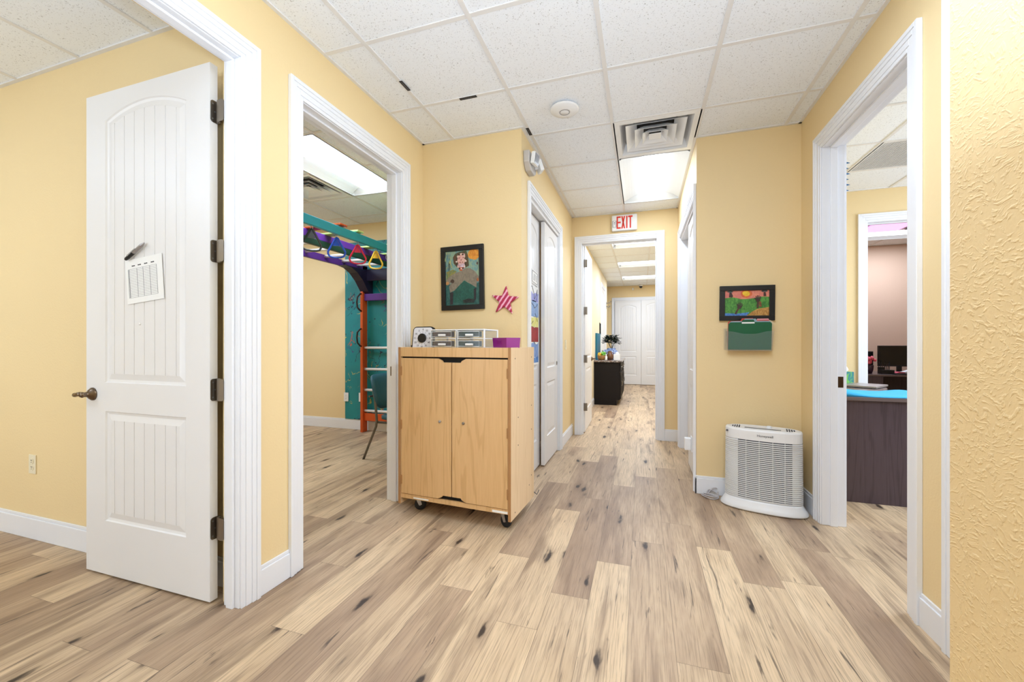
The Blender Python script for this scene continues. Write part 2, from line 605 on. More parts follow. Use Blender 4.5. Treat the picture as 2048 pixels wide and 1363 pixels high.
# ------------------------------------------------------------------ floor: every plank a face with its own tone
PW, PL = 0.178, 1.2266
X_SEAM = 0.1225
known = {  # column: (joint, [(upper end, tone) ...])
    -5: (2.145, {-1: .12, 0: .78, 1: .55, 2: .15}),
    -4: (1.617, {-1: .08, 0: .12, 1: .85, 2: .12, 3: .35, 4: .9}),
    -3: (1.881, {-1: .32, 0: .85, 1: .85, 2: .12}),
    -2: (2.230, {-1: .10, 0: .78, 1: .10, 2: .2}),
    -1: (2.524, {-1: .62, 0: .70, 1: .08, 2: .1}),
    0: (1.613, {-1: .45, 0: .70, 1: .60, 2: .12}),
    1: (2.564, {-1: .06, 0: .80, 1: .25, 2: .1}),
    2: (2.252, {-1: .14, 0: .72, 1: .5}),
    3: (1.100, {-1: .1, 0: .10, 1: .14, 2: .2}),
    4: (2.718, {-1: .82, 0: .88, 1: .8}),
    5: (1.45, {-1: .1, 0: .10, 1: .12}),
    6: (2.05, {-1: .12, 0: .18, 1: .2}),
    7: (1.9, {-1: .3, 0: .85, 1: .2}),
    8: (2.3, {-1: .02, 0: .02, 1: .1}),
    -6: (1.774, {-2: .2, -1: .80, 0: .10, 1: .3}),
    -7: (0.9, {-1: .15, 0: .12, 1: .14}),
    -8: (2.284, {-2: .8, -1: .88, 0: .35}),
    -9: (1.3, {-1: .15, 0: .10, 1: .2}),
    -10: (1.760, {-1: .62, 0: .32, 1: .3}),
    -11: (2.225, {-2: .3, -1: .72, 0: .12, 1: .85}),
    -12: (1.4, {-1: .5, 0: .15, 1: .8}),
    -13: (0.98, {-1: .12, 0: .75, 1: .2}),
    -14: (1.9, {-1: .3, 0: .12, 1: .7}),
}
fv, ff, tone, seed, uvA, uvB = [], [], [], [], [], []
rf = random.Random(11)
for i in range(-38, 36):
    x0 = X_SEAM + PW * i
    x1 = x0 + PW
    base, tn = known.get(i, (rf.uniform(0, PL), {}))
    k0 = math.floor((-3.4 - base) / PL)
    k1 = math.ceil((12.6 - base) / PL)
    for k in range(k0, k1):
        y0 = base + k * PL; y1 = y0 + PL
        t = tn.get(k)
        if t is None:
            r = rf.random()
            t = rf.uniform(0.02, 0.22) if r < .55 else (rf.uniform(.3, .55) if r < .78 else rf.uniform(.65, .9))
        b = len(fv)
        fv += [(x0, y0, 0), (x1, y0, 0), (x1, y1, 0), (x0, y1, 0)]
        ff.append((b, b + 1, b + 2, b + 3))
        tone.append(t); seed.append(rf.random())
        uvA += [(0, 0), (PW, 0), (PW, PL), (0, PL)]
        uvB += [(PW, PL), (0, PL), (0, 0), (PW, 0)]
me = bpy.data.meshes.new('floor')
me.from_pydata(fv, [], ff)
me.materials.append(M['floor'])
for nm, vals in (('tone', tone), ('seed', seed)):
    a = me.attributes.new(nm, 'FLOAT', 'FACE')
    a.data.foreach_set('value', vals)
for nm, vals in (('plank', uvA), ('edge', uvB)):
    u = me.uv_layers.new(name=nm)
    u.data.foreach_set('uv', [c for p in vals for c in p])
fl = bpy.data.objects.new('floor', me)
COL.objects.link(fl)
struct(fl, 'pale and grey-brown knotty oak plank floor running down the corridor', 'floor')

# ------------------------------------------------------------------ walls
CZ = 2.796           # underside of ceiling grid
LX, RX = -1.704, 1.115
WT = 0.12


def wall(name, axis, p0, p1, a0, a1, opens, mat, label, z1=2.815):
    """axis 'x': slab between x=p0..p1 running a0..a1 along y; opens = [(a,b,ztop)]"""
    mb = MB()

    def seg(a, b, z0, zz):
        if axis == 'x': mb.box(p0, p1, a, b, z0, zz)
        else: mb.box(a, b, p0, p1, z0, zz)
    cur = a0
    for (a, b, zt) in sorted(opens):
        seg(cur, a, 0, z1)
        seg(a, b, zt, z1)
        cur = b
    seg(cur, a1, 0, z1)
    o = mb.build(name, mat, origin=(0, 0, 0))
    return struct(o, label, 'wall')


JT = 0.018
D1 = (0.42, 1.337); D2 = (1.69, 2.61); DR = (2.22, 3.12); D3 = (1.0, 1.89)
CL = (3.175, 4.38); CR = (3.60, 4.90)
DE = (-0.735, 0.168); DO = (2.272, 3.19)
ZT = 2.45


def hole(d, zt=ZT):
    return (d[0] - JT, d[1] + JT, zt + JT)


wall('wall_left', 'x', LX - WT, LX, -3.0, 4.61, [hole(D1), hole(D2)], 'wall', 'yellow wall on the left with the two tall doorways')
wall('wall_back', 'y', 2.92, 3.04, LX, -0.985, [], 'wall', 'yellow wall behind the wooden cabinet, with the painting and star')
wall('wall_corridor_left', 'x', -0.985, -0.865, 2.92, 5.215, [hole(CL, 2.375)], 'wall', 'yellow corridor wall around the left closet doors')
wall('wall_end', 'y', 5.215, 5.335, -1.9, 5.6, [hole(DE), hole(DO)], 'wall', 'yellow wall across the corridor end under the exit sign')
wall('wall_corridor_right', 'x', 0.41, 0.53, 3.48, 5.215, [hole(CR, 2.36)], 'wall', 'yellow corridor wall around the right closet doors')
wall('wall_panel', 'y', 3.48, 3.60, 0.53, RX, [], 'wall', 'yellow wall behind the air purifier and green folder')
wall('wall_right', 'x', RX, RX + 0.125, -3.0, 5.215, [hole(DR), hole(D3)], 'wall', 'yellow wall on the right with the office doorway')
wall('wall_near', 'x', 0.50, RX, -3.0, 0.885, [], 'near_wall', 'close textured yellow wall at the right edge of the photo')
wall('wall_rear', 'y', -3.12, -3.0, -6.2, 5.0, [], 'wall', 'yellow wall at the rear of the rooms')
wall('wall_partition', 'y', 1.445, 1.565, -6.0, LX - WT, [], 'wall', 'yellow wall behind the open panelled door')
wall('wall_gym', 'y', 4.61, 4.73, -6.0, LX, [], 'wall', 'yellow far wall of the climbing room behind the teal panel')
wall('wall_far_left', 'x', -6.12, -6.0, -3.0, 4.73, [], 'wall', 'yellow outer wall of the two left rooms')
wall('wall_office_side', 'x', 4.5, 4.62, -3.0, 5.215, [], 'wall', 'yellow outer wall of the office')
wall('wall_hall_left', 'x', -1.0, -0.88, 5.335, 10.9, [], 'hall_white', 'pale wall along the left of the far hall')
wall('wall_hall_right', 'x', 1.42, 1.54, 5.335, 11.95, [], 'wall', 'yellow wall along the right of the far hall')
wall('wall_hall_end', 'y', 11.95, 12.07, -2.6, 1.54, [], 'wall', 'yellow wall at the end of the far hall around the double doors')
wall('wall_hall_nook', 'x', -2.6, -2.48, 5.335, 11.95, [], 'wall', 'yellow side wall past the far hall corner')
wall('wall_pink', 'y', 8.27, 8.39, 1.54, 5.6, [], 'pink_wall', 'peach wall of the room past the office')
wall('wall_pink_side', 'x', 5.5, 5.62, 5.335, 8.27, [], 'pink_wall', 'peach side wall of the room past the office')

# ------------------------------------------------------------------ ceilings: tiles and metal grid, with holes for fixtures
def ceiling(x0, x1, y0, y1, gx, gy, holes, label, angles=None, pitch=0.6096):
    mb = MB()
    xs = sorted({x0, x1} | {min(max(h[i], x0), x1) for h in holes for i in (0, 1)})
    ys = sorted({y0, y1} | {min(max(h[i], y0), y1) for h in holes for i in (2, 3)})
    for a, b in zip(xs, xs[1:]):
        for c, d in zip(ys, ys[1:]):
            mx, my = (a + b) / 2, (c + d) / 2
            if b - a < 1e-5 or d - c < 1e-5 or any(h[0] < mx < h[1] and h[2] < my < h[3] for h in holes):
                continue
            mb.box(a, b, c, d, CZ + 0.006, CZ + 0.021)
    struct(mb.build('ceiling', 'tile', origin=(0, 0, 0)), 'white speckled ceiling tiles ' + label, 'ceiling')
    g = MB()
    hw = 0.012
    h_ = []

    def inside(x, y):
        return any(h[0] + .02 < x < h[1] - .02 and h[2] + .02 < y < h[3] - .02 for h in holes)
    k = math.ceil((x0 - gx) / pitch)
    gxs = []
    while gx + k * pitch < x1:
        gxs.append(gx + k * pitch); k += 1
    k = math.ceil((y0 - gy) / pitch)
    gys = []
    while gy + k * pitch < y1:
        gys.append(gy + k * pitch); k += 1
    ysb = [y0] + gys + [y1]
    xsb = [x0] + gxs + [x1]
    for x in gxs:
        for c, d in zip(ysb, ysb[1:]):
            if not inside(x, (c + d) / 2):
                g.box(x - hw, x + hw, c, d, CZ, CZ + 0.012)
    for y in gys:
        for a, b in zip(xsb, xsb[1:]):
            if b - a > 0.03 and not inside((a + b) / 2, y):
                g.box(a + hw, b - hw, y - hw, y + hw, CZ + 0.001, CZ + 0.012)
    e = 0.02
    for q in angles or ((x0, x0 + e, y0, y1), (x1 - e, x1, y0, y1), (x0, x1, y0, y0 + e), (x0, x1, y1 - e, y1)):
        g.box(*q, CZ - .001, CZ + .012)
    struct(g.build('ceiling_grid', 'grid', origin=(0, 0, 0)), 'white metal ceiling grid ' + label, 'ceiling')


P_ = 0.6096
GX, GY = -0.208, 2.445
VENT = (GX, GX + P_, GY + P_, GY + 2 * P_)
LAMP = (GX, GX + P_, GY + 2 * P_, GY + 4 * P_)
ceiling(LX, RX, -3.0, 5.215, GX, GY, [VENT, LAMP], 'over the open area and the corridor',
        ((LX, LX + .02, -3, 2.92), (RX - .02, RX, -3, 3.48), (LX, -.865, 2.90, 2.92), (.41, RX, 3.46, 3.48), (-.865, -.845, 2.90, 5.215),
         (.39, .41, 3.46, 5.215), (-.865, .41, 5.195, 5.215)))
ceiling(-6.0, LX - WT, -3.0, 1.445, -2.43, 0.9, [], 'in the room behind the open door')
GVENT = (-3.638, -3.028, 3.08, 3.69)
GLAMP = (-3.028, -2.418, 2.495, 3.714)
ceiling(-6.0, LX - WT, 1.565, 4.61, -2.418, 3.714, [GLAMP, GVENT], 'in the climbing room')
OVENT = (1.846, 2.456, 4.012, 4.622)
ceiling(RX + .125, 4.5, -3.0, 5.215, 1.846, 4.012, [OVENT], 'in the office')
HL = [(-0.485, 0.734, y, y + P_) for y in (6.55, 8.38, 10.21)]
HV = [(0.734, 1.344, 9.0, 9.6), (0.734, 1.344, 10.82, 11.42)]
ceiling(-2.48, 1.42, 5.335, 11.95, -0.485, 6.55, HL + HV, 'in the far hall')
PLAMP = (3.0, 4.22, 7.2, 7.81)
ceiling(1.54, 5.5, 5.335, 8.27, 3.0, 7.2, [PLAMP], 'in the peach room')

# ------------------------------------------------------------------ baseboards
def baseboard(side, x0, y0, x1, y1, nx, ny, label, h=0.14):
    """board along (x0,y0)-(x1,y1) standing out by 14 mm toward (nx,ny)"""
    mb = MB()
    for (t0, t1, z0, z1) in ((0, .014, 0, h - .018), (0, .009, h - .018, h)):
        xs = sorted((x0, x1, x0 + nx * t1, x1 + nx * t1)); ys = sorted((y0, y1, y0 + ny * t1, y1 + ny * t1))
        mb.box(xs[0], xs[-1], ys[0], ys[-1], z0, z1)
    o = mb.build('baseboard_' + side, 'trim', bevel=0.003)
    return struct(o, label, 'baseboard')


CW = 0.092
baseboard('left', LX, D1[1] + CW, LX, D2[0] - CW, 1, 0, 'white baseboard between the two left doorways')
baseboard('left_corner', LX, D2[1] + CW, LX, 2.92, 1, 0, 'white baseboard behind the cabinet on the left wall')
baseboard('back', LX + .014, 2.92, -0.865, 2.92, 0, -1, 'white baseboard behind the wooden cabinet')
baseboard('corridor_left', -0.865, 4.38 + CW, -0.865, 5.215, 1, 0, 'white baseboard past the left closet doors')
baseboard('corridor_left_start', -0.865, 2.92, -0.865, 3.175 - CW, 1, 0, 'white baseboard before the left closet doors')
baseboard('end', DE[1] + CW, 5.215, 0.41, 5.215, 0, -1, 'white baseboard right of the end doorway')
baseboard('panel', 0.396, 3.48, RX, 3.48, 0, -1, 'white baseboard behind the air purifier')
baseboard('corridor_right', 0.41, 3.466, 0.41, CR[0] - CW, -1, 0, 'white baseboard stub at the corridor corner')
baseboard('right', RX, D3[1] + CW, RX, DR[0] - CW, -1, 0, 'white baseboard in front of the office doorway')
baseboard('right_alcove', RX, DR[1] + CW, RX, 3.466, -1, 0, 'white baseboard between office doorway and purifier')
baseboard('partition', -6.0, 1.445, LX - WT, 1.445, 0, -1, 'white baseboard behind the open panelled door')
baseboard('gym', -6.0, 4.61, LX - WT, 4.61, 0, -1, 'white baseboard under the teal panel')
baseboard('hall_left', -0.88, 5.335 + .1, -0.88, 7.80, 1, 0, 'white baseboard in the far hall before the black cabinet')

# ------------------------------------------------------------------ door casings and jambs
def doorway(n, axis, face0, face1, d, zt, label, stop=True, back=True, jamb=True, strike=None):
    """face0 / face1: wall faces (min, max) ; d: clear opening along the other axis"""
    mb = MB()

    def B(p0, p1, a0, a1, z0, z1):
        if axis == 'x': mb.box(p0, p1, a0, a1, z0, z1)
        else: mb.box(a0, a1, p0, p1, z0, z1)
    steps = ((0.004, 0.024, .010), (0.024, 0.052, .0135), (0.052, 0.072, .018), (0.072, CW, .022))
    for f, sgn in ((face0, -1), (face1, 1)):
        if sgn == -1 and not back: continue
        for a, b, th in steps:
            p0, p1 = sorted((f, f + sgn * th))
            B(p0, p1, d[0] - b, d[0] - a, 0, zt + b)
            B(p0, p1, d[1] + a, d[1] + b, 0, zt + b)
            B(p0, p1, d[0] - a, d[1] + a, zt + a, zt + b)
    if jamb:
        B(face0, face1, d[0] - JT, d[0], 0, zt + JT)
        B(face0, face1, d[1], d[1] + JT, 0, zt + JT)
        B(face0, face1, d[0], d[1], zt, zt + JT)
    if stop:
        m = (face0 + face1) / 2
        B(m - .02, m + .02, d[0], d[0] + .012, 0, zt - .012)
        B(m - .02, m + .02, d[1] - .012, d[1], 0, zt - .012)
        B(m - .02, m + .02, d[0], d[1], zt - .012, zt)
    o = mb.build('trim_%d' % n, 'trim', bevel=0.0022, seg=2, origin=(0, 0, 0))
    struct(o, label, 'door frame')
    if strike:
        s = MB()
        s.box(*strike)
        s.build('strike_plate', 'bronze', o, bevel=.001)['label'] = 'dark metal strike plate'
    return o


doorway(1, 'x', LX - .092, LX, D1, ZT, 'white casing and jamb around the nearest left doorway, with the hinged door', back=False)
doorway(2, 'x', LX - WT, LX, D2, ZT, 'white casing and jamb around the doorway to the climbing room', strike=(LX - .095, LX - .050, D2[1] - .0025, D2[1], .935, 1.005))
doorway(3, 'x', RX, RX + .125, DR, ZT, 'white casing and jamb around the office doorway', strike=(RX + .075, RX + .115, DR[1] - .0025, DR[1], .895, .965), back=True)
doorway(4, 'x', RX, RX + .125, D3, ZT, 'white casing edge beside the close textured wall')
doorway(5, 'y', 5.215, 5.335, DE, ZT, 'white casing around the corridor end doorway under the exit sign')
doorway(6, 'y', 5.215, 5.335, DO, ZT, 'white casing around the inner doorway seen through the office')
doorway(7, 'x', -0.985, -0.865, CL, 2.375, 'white casing around the left sliding closet doors', stop=False, back=False)
o = doorway(8, 'x', 0.41, 0.53, CR, 2.36, 'white casing around the right sliding closet doors', stop=False)
doorway(9, 'y', 11.95, 12.07, (-0.735, 0.70), 2.38, 'white casing around the double doors at the hall end', stop=False, jamb=False)

# ------------------------------------------------------------------ panelled door leaf (front face at y=0 looking to -y, x 0..w)
def leaf_mesh(wd, h, t=0.035, arch=0.065, stile=0.15, scale=1.0):
    mb = MB()
    k = h / 2.438
    zb0, zb1 = 0.27 * k, 0.825 * k
    zt0, zs = 0.97 * k, 2.295 * k
    xl, xr = stile, wd - stile

    def loop(z0, z1, sag, d, n=14):
        """outline inset by d: bottom-left, bottom-right, then the top from right to left"""
        a, b = xl + d, xr - d
        pts = [(a, z0 + d), (b, z0 + d)]
        if sag <= 0:
            pts += [(b, z1 - d), (a, z1 - d)]
        else:
            c = (xr - xl) / 2
            R = (c * c + sag * sag) / (2 * sag)
            zc = z1 + sag - R
            Ri = R - d
            for i in range(n + 1):
                x = b + (a - b) * i / n
                pts.append((x, zc + math.sqrt(Ri * Ri - (x - (xl + xr) / 2) ** 2)))
        return pts
    prof = ((0, 0), (.004, .006), (.013, .008), (.016, .0085), (.045, .002))
    tops = {}
    for z0, z1, sag in ((zb0, zb1, 0), (zt0, zs, arch)):
        loops = [loop(z0, z1, sag, d) for d, _ in prof]
        n = len(loops[0])
        base = len(mb.v)
        vs = [(p[0], prof[i][1], p[1]) for i, lp in enumerate(loops) for p in lp]
        fs = []
        for i in range(len(loops) - 1):
            for j in range(n):
                jj = (j + 1) % n
                fs.append((i * n + j, i * n + jj, (i + 1) * n + jj, (i + 1) * n + j))
        mb.add(vs, fs)
        tops[sag] = loops[0]
        # plank field with narrow grooves
        lp = loops[-1]
        a, b = lp[0][0], lp[1][0]
        yb = prof[-1][1]

        def ztop(x):
            if sag <= 0: return lp[2][1]
            c = (xr - xl) / 2
            R = (c * c + sag * sag) / (2 * sag)
            return z1 + sag - R + math.sqrt((R - prof[-1][0]) ** 2 - (x - (xl + xr) / 2) ** 2)
        m = 7
        pitch = 0.074 * (wd / 0.885)
        cuts = [a] + [x for x in [(xl + xr) / 2 + (i - 3) * pitch for i in range(m)] if a + .008 < x < b - .008] + [b]
        g = .0024
        for i in range(len(cuts) - 1):
            p = cuts[i] + (g if i else 0); q = cuts[i + 1] - (g if i < len(cuts) - 2 else 0)
            xs = [p + (q - p) * s / 3 for s in range(4)]
            poly = [(p, lp[0][1]), (q, lp[0][1])] + [(x, ztop(x)) for x in reversed(xs)]
            mb.add([(x, yb, z) for x, z in poly], [tuple(range(len(poly)))])
            if i < len(cuts) - 2:
                c = cuts[i + 1]
                for (u0, y0_, u1, y1_) in ((c - g, yb, c, yb + .0065), (c, yb + .0065, c + g, yb)):
                    mb.add([(u0, y0_, lp[0][1]), (u1, y1_, lp[0][1]), (u1, y1_, ztop(u1)), (u0, y0_, ztop(u0))], [(0, 1, 2, 3)])

    def q(x0, x1, z0, z1):
        mb.add([(x0, 0, z0), (x1, 0, z0), (x1, 0, z1), (x0, 0, z1)], [(0, 1, 2, 3)])
    q(0, xl, 0, h); q(xr, wd, 0, h)
    q(xl, xr, 0, zb0); q(xl, xr, zb1, zt0)
    arc = tops[arch][2:]
    for p, r in zip(arc, arc[1:]):
        mb.add([(r[0], 0, r[1]), (p[0], 0, p[1]), (p[0], 0, h), (r[0], 0, h)], [(0, 1, 2, 3)])
    # edges and back
    mb.add([(0, 0, 0), (wd, 0, 0), (wd, t, 0), (0, t, 0), (0, 0, h), (wd, 0, h), (wd, t, h), (0, t, h)],
           [(0, 3, 2, 1), (4, 5, 6, 7), (0, 4, 7, 3), (1, 2, 6, 5), (3, 7, 6, 2)])
    return mb


def lever_handle(parent, x, z, dirx, y=0.0, m='bronze'):
    T = Matrix.Translation((x, y, z))
    mb = MB()
    mb.lathe([(.033, 0), (.033, .006), (.027, .010), (.024, .016), (.014, .020), (.012, .036), (.015, .044), (.010, .052)], 24,
             T @ Matrix.Rotation(PI / 2, 4, 'X'))
    h = mb.build('door_handle', m, parent, smooth=True)
    lv = MB()
    pts = [(x + dirx * s, y - .044 - .004 * math.sin(s * 60), z + .004 * math.sin(s * 90)) for s in [0, .012, .026, .038, .050, .062, .072]]
    lv.tube(pts, [.010, .0115, .0105, .009, .0095, .011, .007], 10)
    lv.build('lever', m, h, smooth=True)
    h['label'] = 'dark aged metal lever handle'
    return h


# open door of the left room, folded back against the partition
W1, H1 = 0.885, 2.438
door1 = leaf_mesh(W1, H1, arch=0.062, stile=0.152).build('door_1', 'door', origin=(0, 0, 0), bevel=0)
door1.location = (-2.742, 1.318, 0.012)
struct(door1, 'white arched panel door standing open by the nearest left doorway', 'door')
lever_handle(door1, 0.055, 0.908, -1)
pk = MB(); pk.lathe([(.006, 0), (.006, .004), (.003, .006)], 12, Matrix.Translation((0.413, 0.002, 1.263)) @ Matrix.Rotation(PI / 2, 4, 'X'))
pk.build('peephole', 'door', door1)
for zc in (2.223, 1.588, 0.957, 0.327):
    hb = MB()
    a = .05
    r = .012
    # leaf on the door edge and leaf on the jamb, rounded corners
    for pl in ('door', 'jamb'):
        poly = []
        w0, w1 = (.002, .034) if pl == 'door' else (-.030, -.002)
        hb_y = []
        cx = [(w0 if pl == 'door' else w1), (w1 if pl == 'door' else w0)]
        out = cx[0] if pl == 'door' else cx[1]
        inn = cx[1] if pl == 'door' else cx[0]
        if pl == 'door':
            pts = [(.036, zc - a), (.036, zc + a)] + [(.002 + r - r * math.sin(q_), zc + a - r + r * math.cos(q_)) for q_ in (0, .5, 1.05, 1.57)] + \
                  [(.002 + r - r * math.cos(q_), zc - a + r - r * math.sin(q_)) for q_ in (0, .5, 1.05, 1.57)]
            hb.prism(pts, W1, W1 + .0025, 'x')
        else:
            x0 = W1 + .034
            pts = [(x0, zc - a), (x0 + .028 - r, zc - a)] + [(x0 + .028 - r + r * math.sin(q_), zc - a + r - r * math.cos(q_)) for q_ in (.5, 1.05, 1.57)] + \
                  [(x0 + .028 - r + r * math.cos(q_), zc + a - r + r * math.sin(q_)) for q_ in (0, .5, 1.05, 1.57)] + [(x0, zc + a)]
            hb.prism(pts, .0165, .019, 'y')
    hg = hb.build('hinge', 'nickel', door1)
    pn = MB(); pn.cyl((W1 + .018, .030, zc - .052), (W1 + .018, .030, zc + .052), .0065, 12)
    pn.box(W1, W1 + .018, .029, .033, zc - .05, zc + .05); pn.box(W1 + .018, W1 + .036, .019, .032, zc - .05, zc + .05)
    for q_ in (-.03, -.01, .01, .03):
        pn.cyl((W1 + .018, .030, zc + q_ - .001), (W1 + .018, .030, zc + q_ + .001), .0072, 12)
    pn.build('hinge_pin', 'nickel', hg)
    sc = MB()
    for dz, dy in ((-.034, .012), (0, .022), (.034, .012)):
        sc.cyl((W1 + .0025, dy, zc + dz), (W1 + .0035, dy, zc + dz), .0035, 10)
    sc.build('screw', 'steel', hg)

# closet doors (bypass sliders)
def slider(n, wd, h, loc, rz, label, pull=None):
    o = leaf_mesh(wd, h, stile=0.115 if wd < .7 else .13, arch=.055).build('door_%d' % n, 'door', origin=(0, 0, 0))
    o.location = loc
    o.rotation_euler = (0, 0, rz)
    struct(o, label, 'door')
    if pull is not None:
        p = MB(); p.lathe([(.022, 0), (.022, .003), (.017, .004), (.015, .001)], 20, Matrix.Translation((pull, 0, .95)) @ Matrix.Rotation(PI / 2, 4, 'X'))
        p.build('finger_pull', 'nickel', o)['label'] = 'round metal finger pull'
    return o


# left closet: face looks to +X  -> local -y must point to +x : rotate +90deg
slider(2, 0.62, 2.325, (-0.885, 3.765, .012), PI / 2, 'front sliding closet door on the left of the corridor', .575)
slider(3, 0.62, 2.325, (-0.940, 3.178, .012), PI / 2, 'rear sliding closet door with the painted paper, left of the corridor')
tr = MB(); tr.box(-.975, -.872, CL[0], CL[1], 2.348, 2.375); struct(tr.build('trim_10', 'grid'), 'metal sliding track above the left closet doors', 'track')
slider(4, 0.68, 2.31, (0.430, 4.275, .012), -PI / 2, 'near sliding closet door on the right of the corridor')
slider(5, 0.68, 2.31, (0.485, 4.90, .012), -PI / 2, 'farther sliding closet door on the right of the corridor', .60)
tr = MB(); tr.box(.418, .525, CR[0], CR[1], 2.333, 2.36); struct(tr.build('trim_11', 'grid'), 'metal sliding track above the right closet doors', 'track')
# corridor end door, swung into the far hall
d6 = leaf_mesh(0.885, 2.438, stile=.15).build('door_6', 'door', origin=(0, 0, 0))
d6.location = (-0.712, 5.345, .012)
d6.rotation_euler = (0, 0, PI / 2 + math.radians(1.0))
struct(d6, 'white arched panel door open into the far hall', 'door')
lever_handle(d6, 0.825, .93, 1)
for zc in (2.21, 1.59, .96, .33):
    hb = MB(); hb.box(-.012, .0, -.03, .034, zc - .05, zc + .05); hb.cyl((-.014, -.004, zc - .05), (-.014, -.004, zc + .05), .007, 10)
    hb.build('hinge', 'nickel', d6)
# far double doors
for n, x, lab in ((7, -0.735, 'left leaf of the white double doors at the hall end'), (8, -0.018, 'right leaf of the white double doors at the hall end')):
    o = leaf_mesh(0.712, 2.31 if n == 7 else 2.36, stile=.13).build('door_%d' % n, 'door', origin=(0, 0, 0))
    o.location = (x, 11.905 if n == 7 else 11.895, .012)
    struct(o, lab, 'door')
tr = MB(); tr.box(-.735, .70, 11.915, 11.95, 2.30, 2.38); struct(tr.build('trim_14', 'grid'), 'grey sliding track above the double doors at the hall end', 'track')
# closed slab behind the casing next to the close wall
o = leaf_mesh(0.885, 2.43).build('door_9', 'door', origin=(0, 0, 0))
o.location = (RX + .07, D3[1] - .002, .01); o.rotation_euler = (0, 0, -PI / 2)
struct(o, 'closed white door beside the close textured wall', 'door')

# ------------------------------------------------------------------ ceiling fixtures
def troffer(label, x0, x1, y0, y1, along, lens_w=0.2, group=None, mat='lens', power=8):
    cx, cy = (x0 + x1) / 2, (y0 + y1) / 2
    t = thing('ceiling_light', label, 'light', (cx, cy, CZ), PI / 2 if along == 'x' else 0, group)
    L = ((x1 - x0) if along == 'x' else (y1 - y0)) / 2 - .004
    Wd = ((y1 - y0) if along == 'x' else (x1 - x0)) / 2 - .004
    p = MB()
    h = .075
    lw = lens_w / 2
    # pan: curved reflector wings either side of the lens, sloped ends, outer box
    N = 8
    for sgn in (-1, 1):
        prof = []
        for i in range(N + 1):
            u = i / N
            x = sgn * (lw + (Wd - .012 - lw) * u)
            z = h * (1 - u ** 2.2) + .004
            prof.append((x, z))
        for a, b in zip(prof, prof[1:]):
            vs = [(a[0], -L + .05, a[1]), (b[0], -L + .05, b[1]), (b[0], L - .05, b[1]), (a[0], L - .05, a[1])]
            p.add(vs, [(0, 1, 2, 3) if sgn < 0 else (3, 2, 1, 0)])
    for sgn in (-1, 1):
        p.add([(-Wd, sgn * L, .003), (Wd, sgn * L, .003), (Wd, sgn * (L - .055), h + .004), (-Wd, sgn * (L - .055), h + .004)], [(0, 1, 2, 3)])
    p.box(-Wd, Wd, -L, L, h + .006, h + .016)
    for sgn in (-1, 1):
        p.box(*sorted((sgn * Wd, sgn * (Wd - .012))), -L, L, 0, h + .006)
        p.box(-Wd, Wd, *sorted((sgn * L, sgn * (L - .01))), 0.001, h + .006)
    p.build('reflector_pan', 'pan', t, smooth=False)
    le = MB()
    n = 10
    ys = (-L + .045, -L + .075, L - .075, L - .045)
    rs = (.75, 1, 1, .75)
    vs = []
    for y, r in zip(ys, rs):
        for i in range(n + 1):
            a = PI * i / n
            vs.append((-math.cos(a) * lw * r, y, .048 - math.sin(a) * .046 * r))
    fs = []
    for j in range(3):
        for i in range(n):
            fs.append((j * (n + 1) + i, j * (n + 1) + i + 1, (j + 1) * (n + 1) + i + 1, (j + 1) * (n + 1) + i))
    fs.append(tuple(range(n + 1))); fs.append(tuple(range(4 * n + 3, 3 * n + 2, -1)))
    le.add(vs, fs)
    le.build('lens', mat, t, smooth=True)
    sx_, sy_ = (lens_w * .7, 2 * L - .2) if along == 'y' else (2 * L - .2, lens_w * .7)
    area('lamp_output', (cx, cy, CZ - .004), (0, 0, 0), sx_, sy_, power, WARM)
    return t


def diffuser(label, x0, x1, y0, y1, group=None, drop=0.0):
    cx, cy = (x0 + x1) / 2, (y0 + y1) / 2
    t = thing('air_vent', label, 'vent', (cx, cy, CZ))
    H = (x1 - x0) / 2 - .003
    f = MB()
    inner = H - .045

    def frust(mb, a, za, b, zb, th=.002):
        c = [(-1, -1), (1, -1), (1, 1), (-1, 1)]
        vs = [(a * i, a * j, za) for i, j in c] + [(b * i, b * j, zb) for i, j in c]
        vs += [(a * i, a * j, za + th) for i, j in c] + [(b * i, b * j, zb + th) for i, j in c]
        fs = []
        for i in range(4):
            j = (i + 1) % 4
            fs += [(i, j, j + 4, i + 4), (i + 8, i + 12, j + 12, j + 8), (i, i + 8, j + 8, j), (i + 4, j + 4, j + 12, i + 12)]
        mb.add(vs, fs)
    for s_ in (-1, 1):
        f.box(-H, H, *sorted((s_ * H, s_ * inner)), 0, .006)
        f.box(*sorted((s_ * H, s_ * inner)), -inner, inner, 0, .006)
    frust(f, inner - .03, .085, inner, .004)
    f.build('frame', 'white', t)
    b = MB(); b.box(-H, H, -H, H, .11, .118); b.lathe([(.17, .086), (.17, .11)], 28)
    b.build('duct_neck', 'blackmatt', t)
    b = MB()
    for s_ in (-1, 1):
        b.box(-H, H, *sorted((s_ * H, s_ * (H - .01))), .008, .11)
        b.box(*sorted((s_ * H, s_ * (H - .01))), -H, H, .008, .11)
        b.box(-H + .01, H - .01, *sorted((s_ * (H - .01), s_ * .16)), .1, .108)
        b.box(*sorted((s_ * (H - .01), s_ * .16)), -.16, .16, .1, .108)
    b.build('duct_box', 'grid', t)
    for a0, a1, z0, z1 in ((.135, .215, .062, .006), (.085, .150, .052, .000), (.045, .092, .040, -.004)):
        l_ = MB(); frust(l_, a0, z0, a1, z1); l_.build('louvre', 'white', t)
    c_ = MB(); c_.box(-.045, .045, -.045, .045, .004, .008); c_.build('centre_plate', 'white', t)
    return t


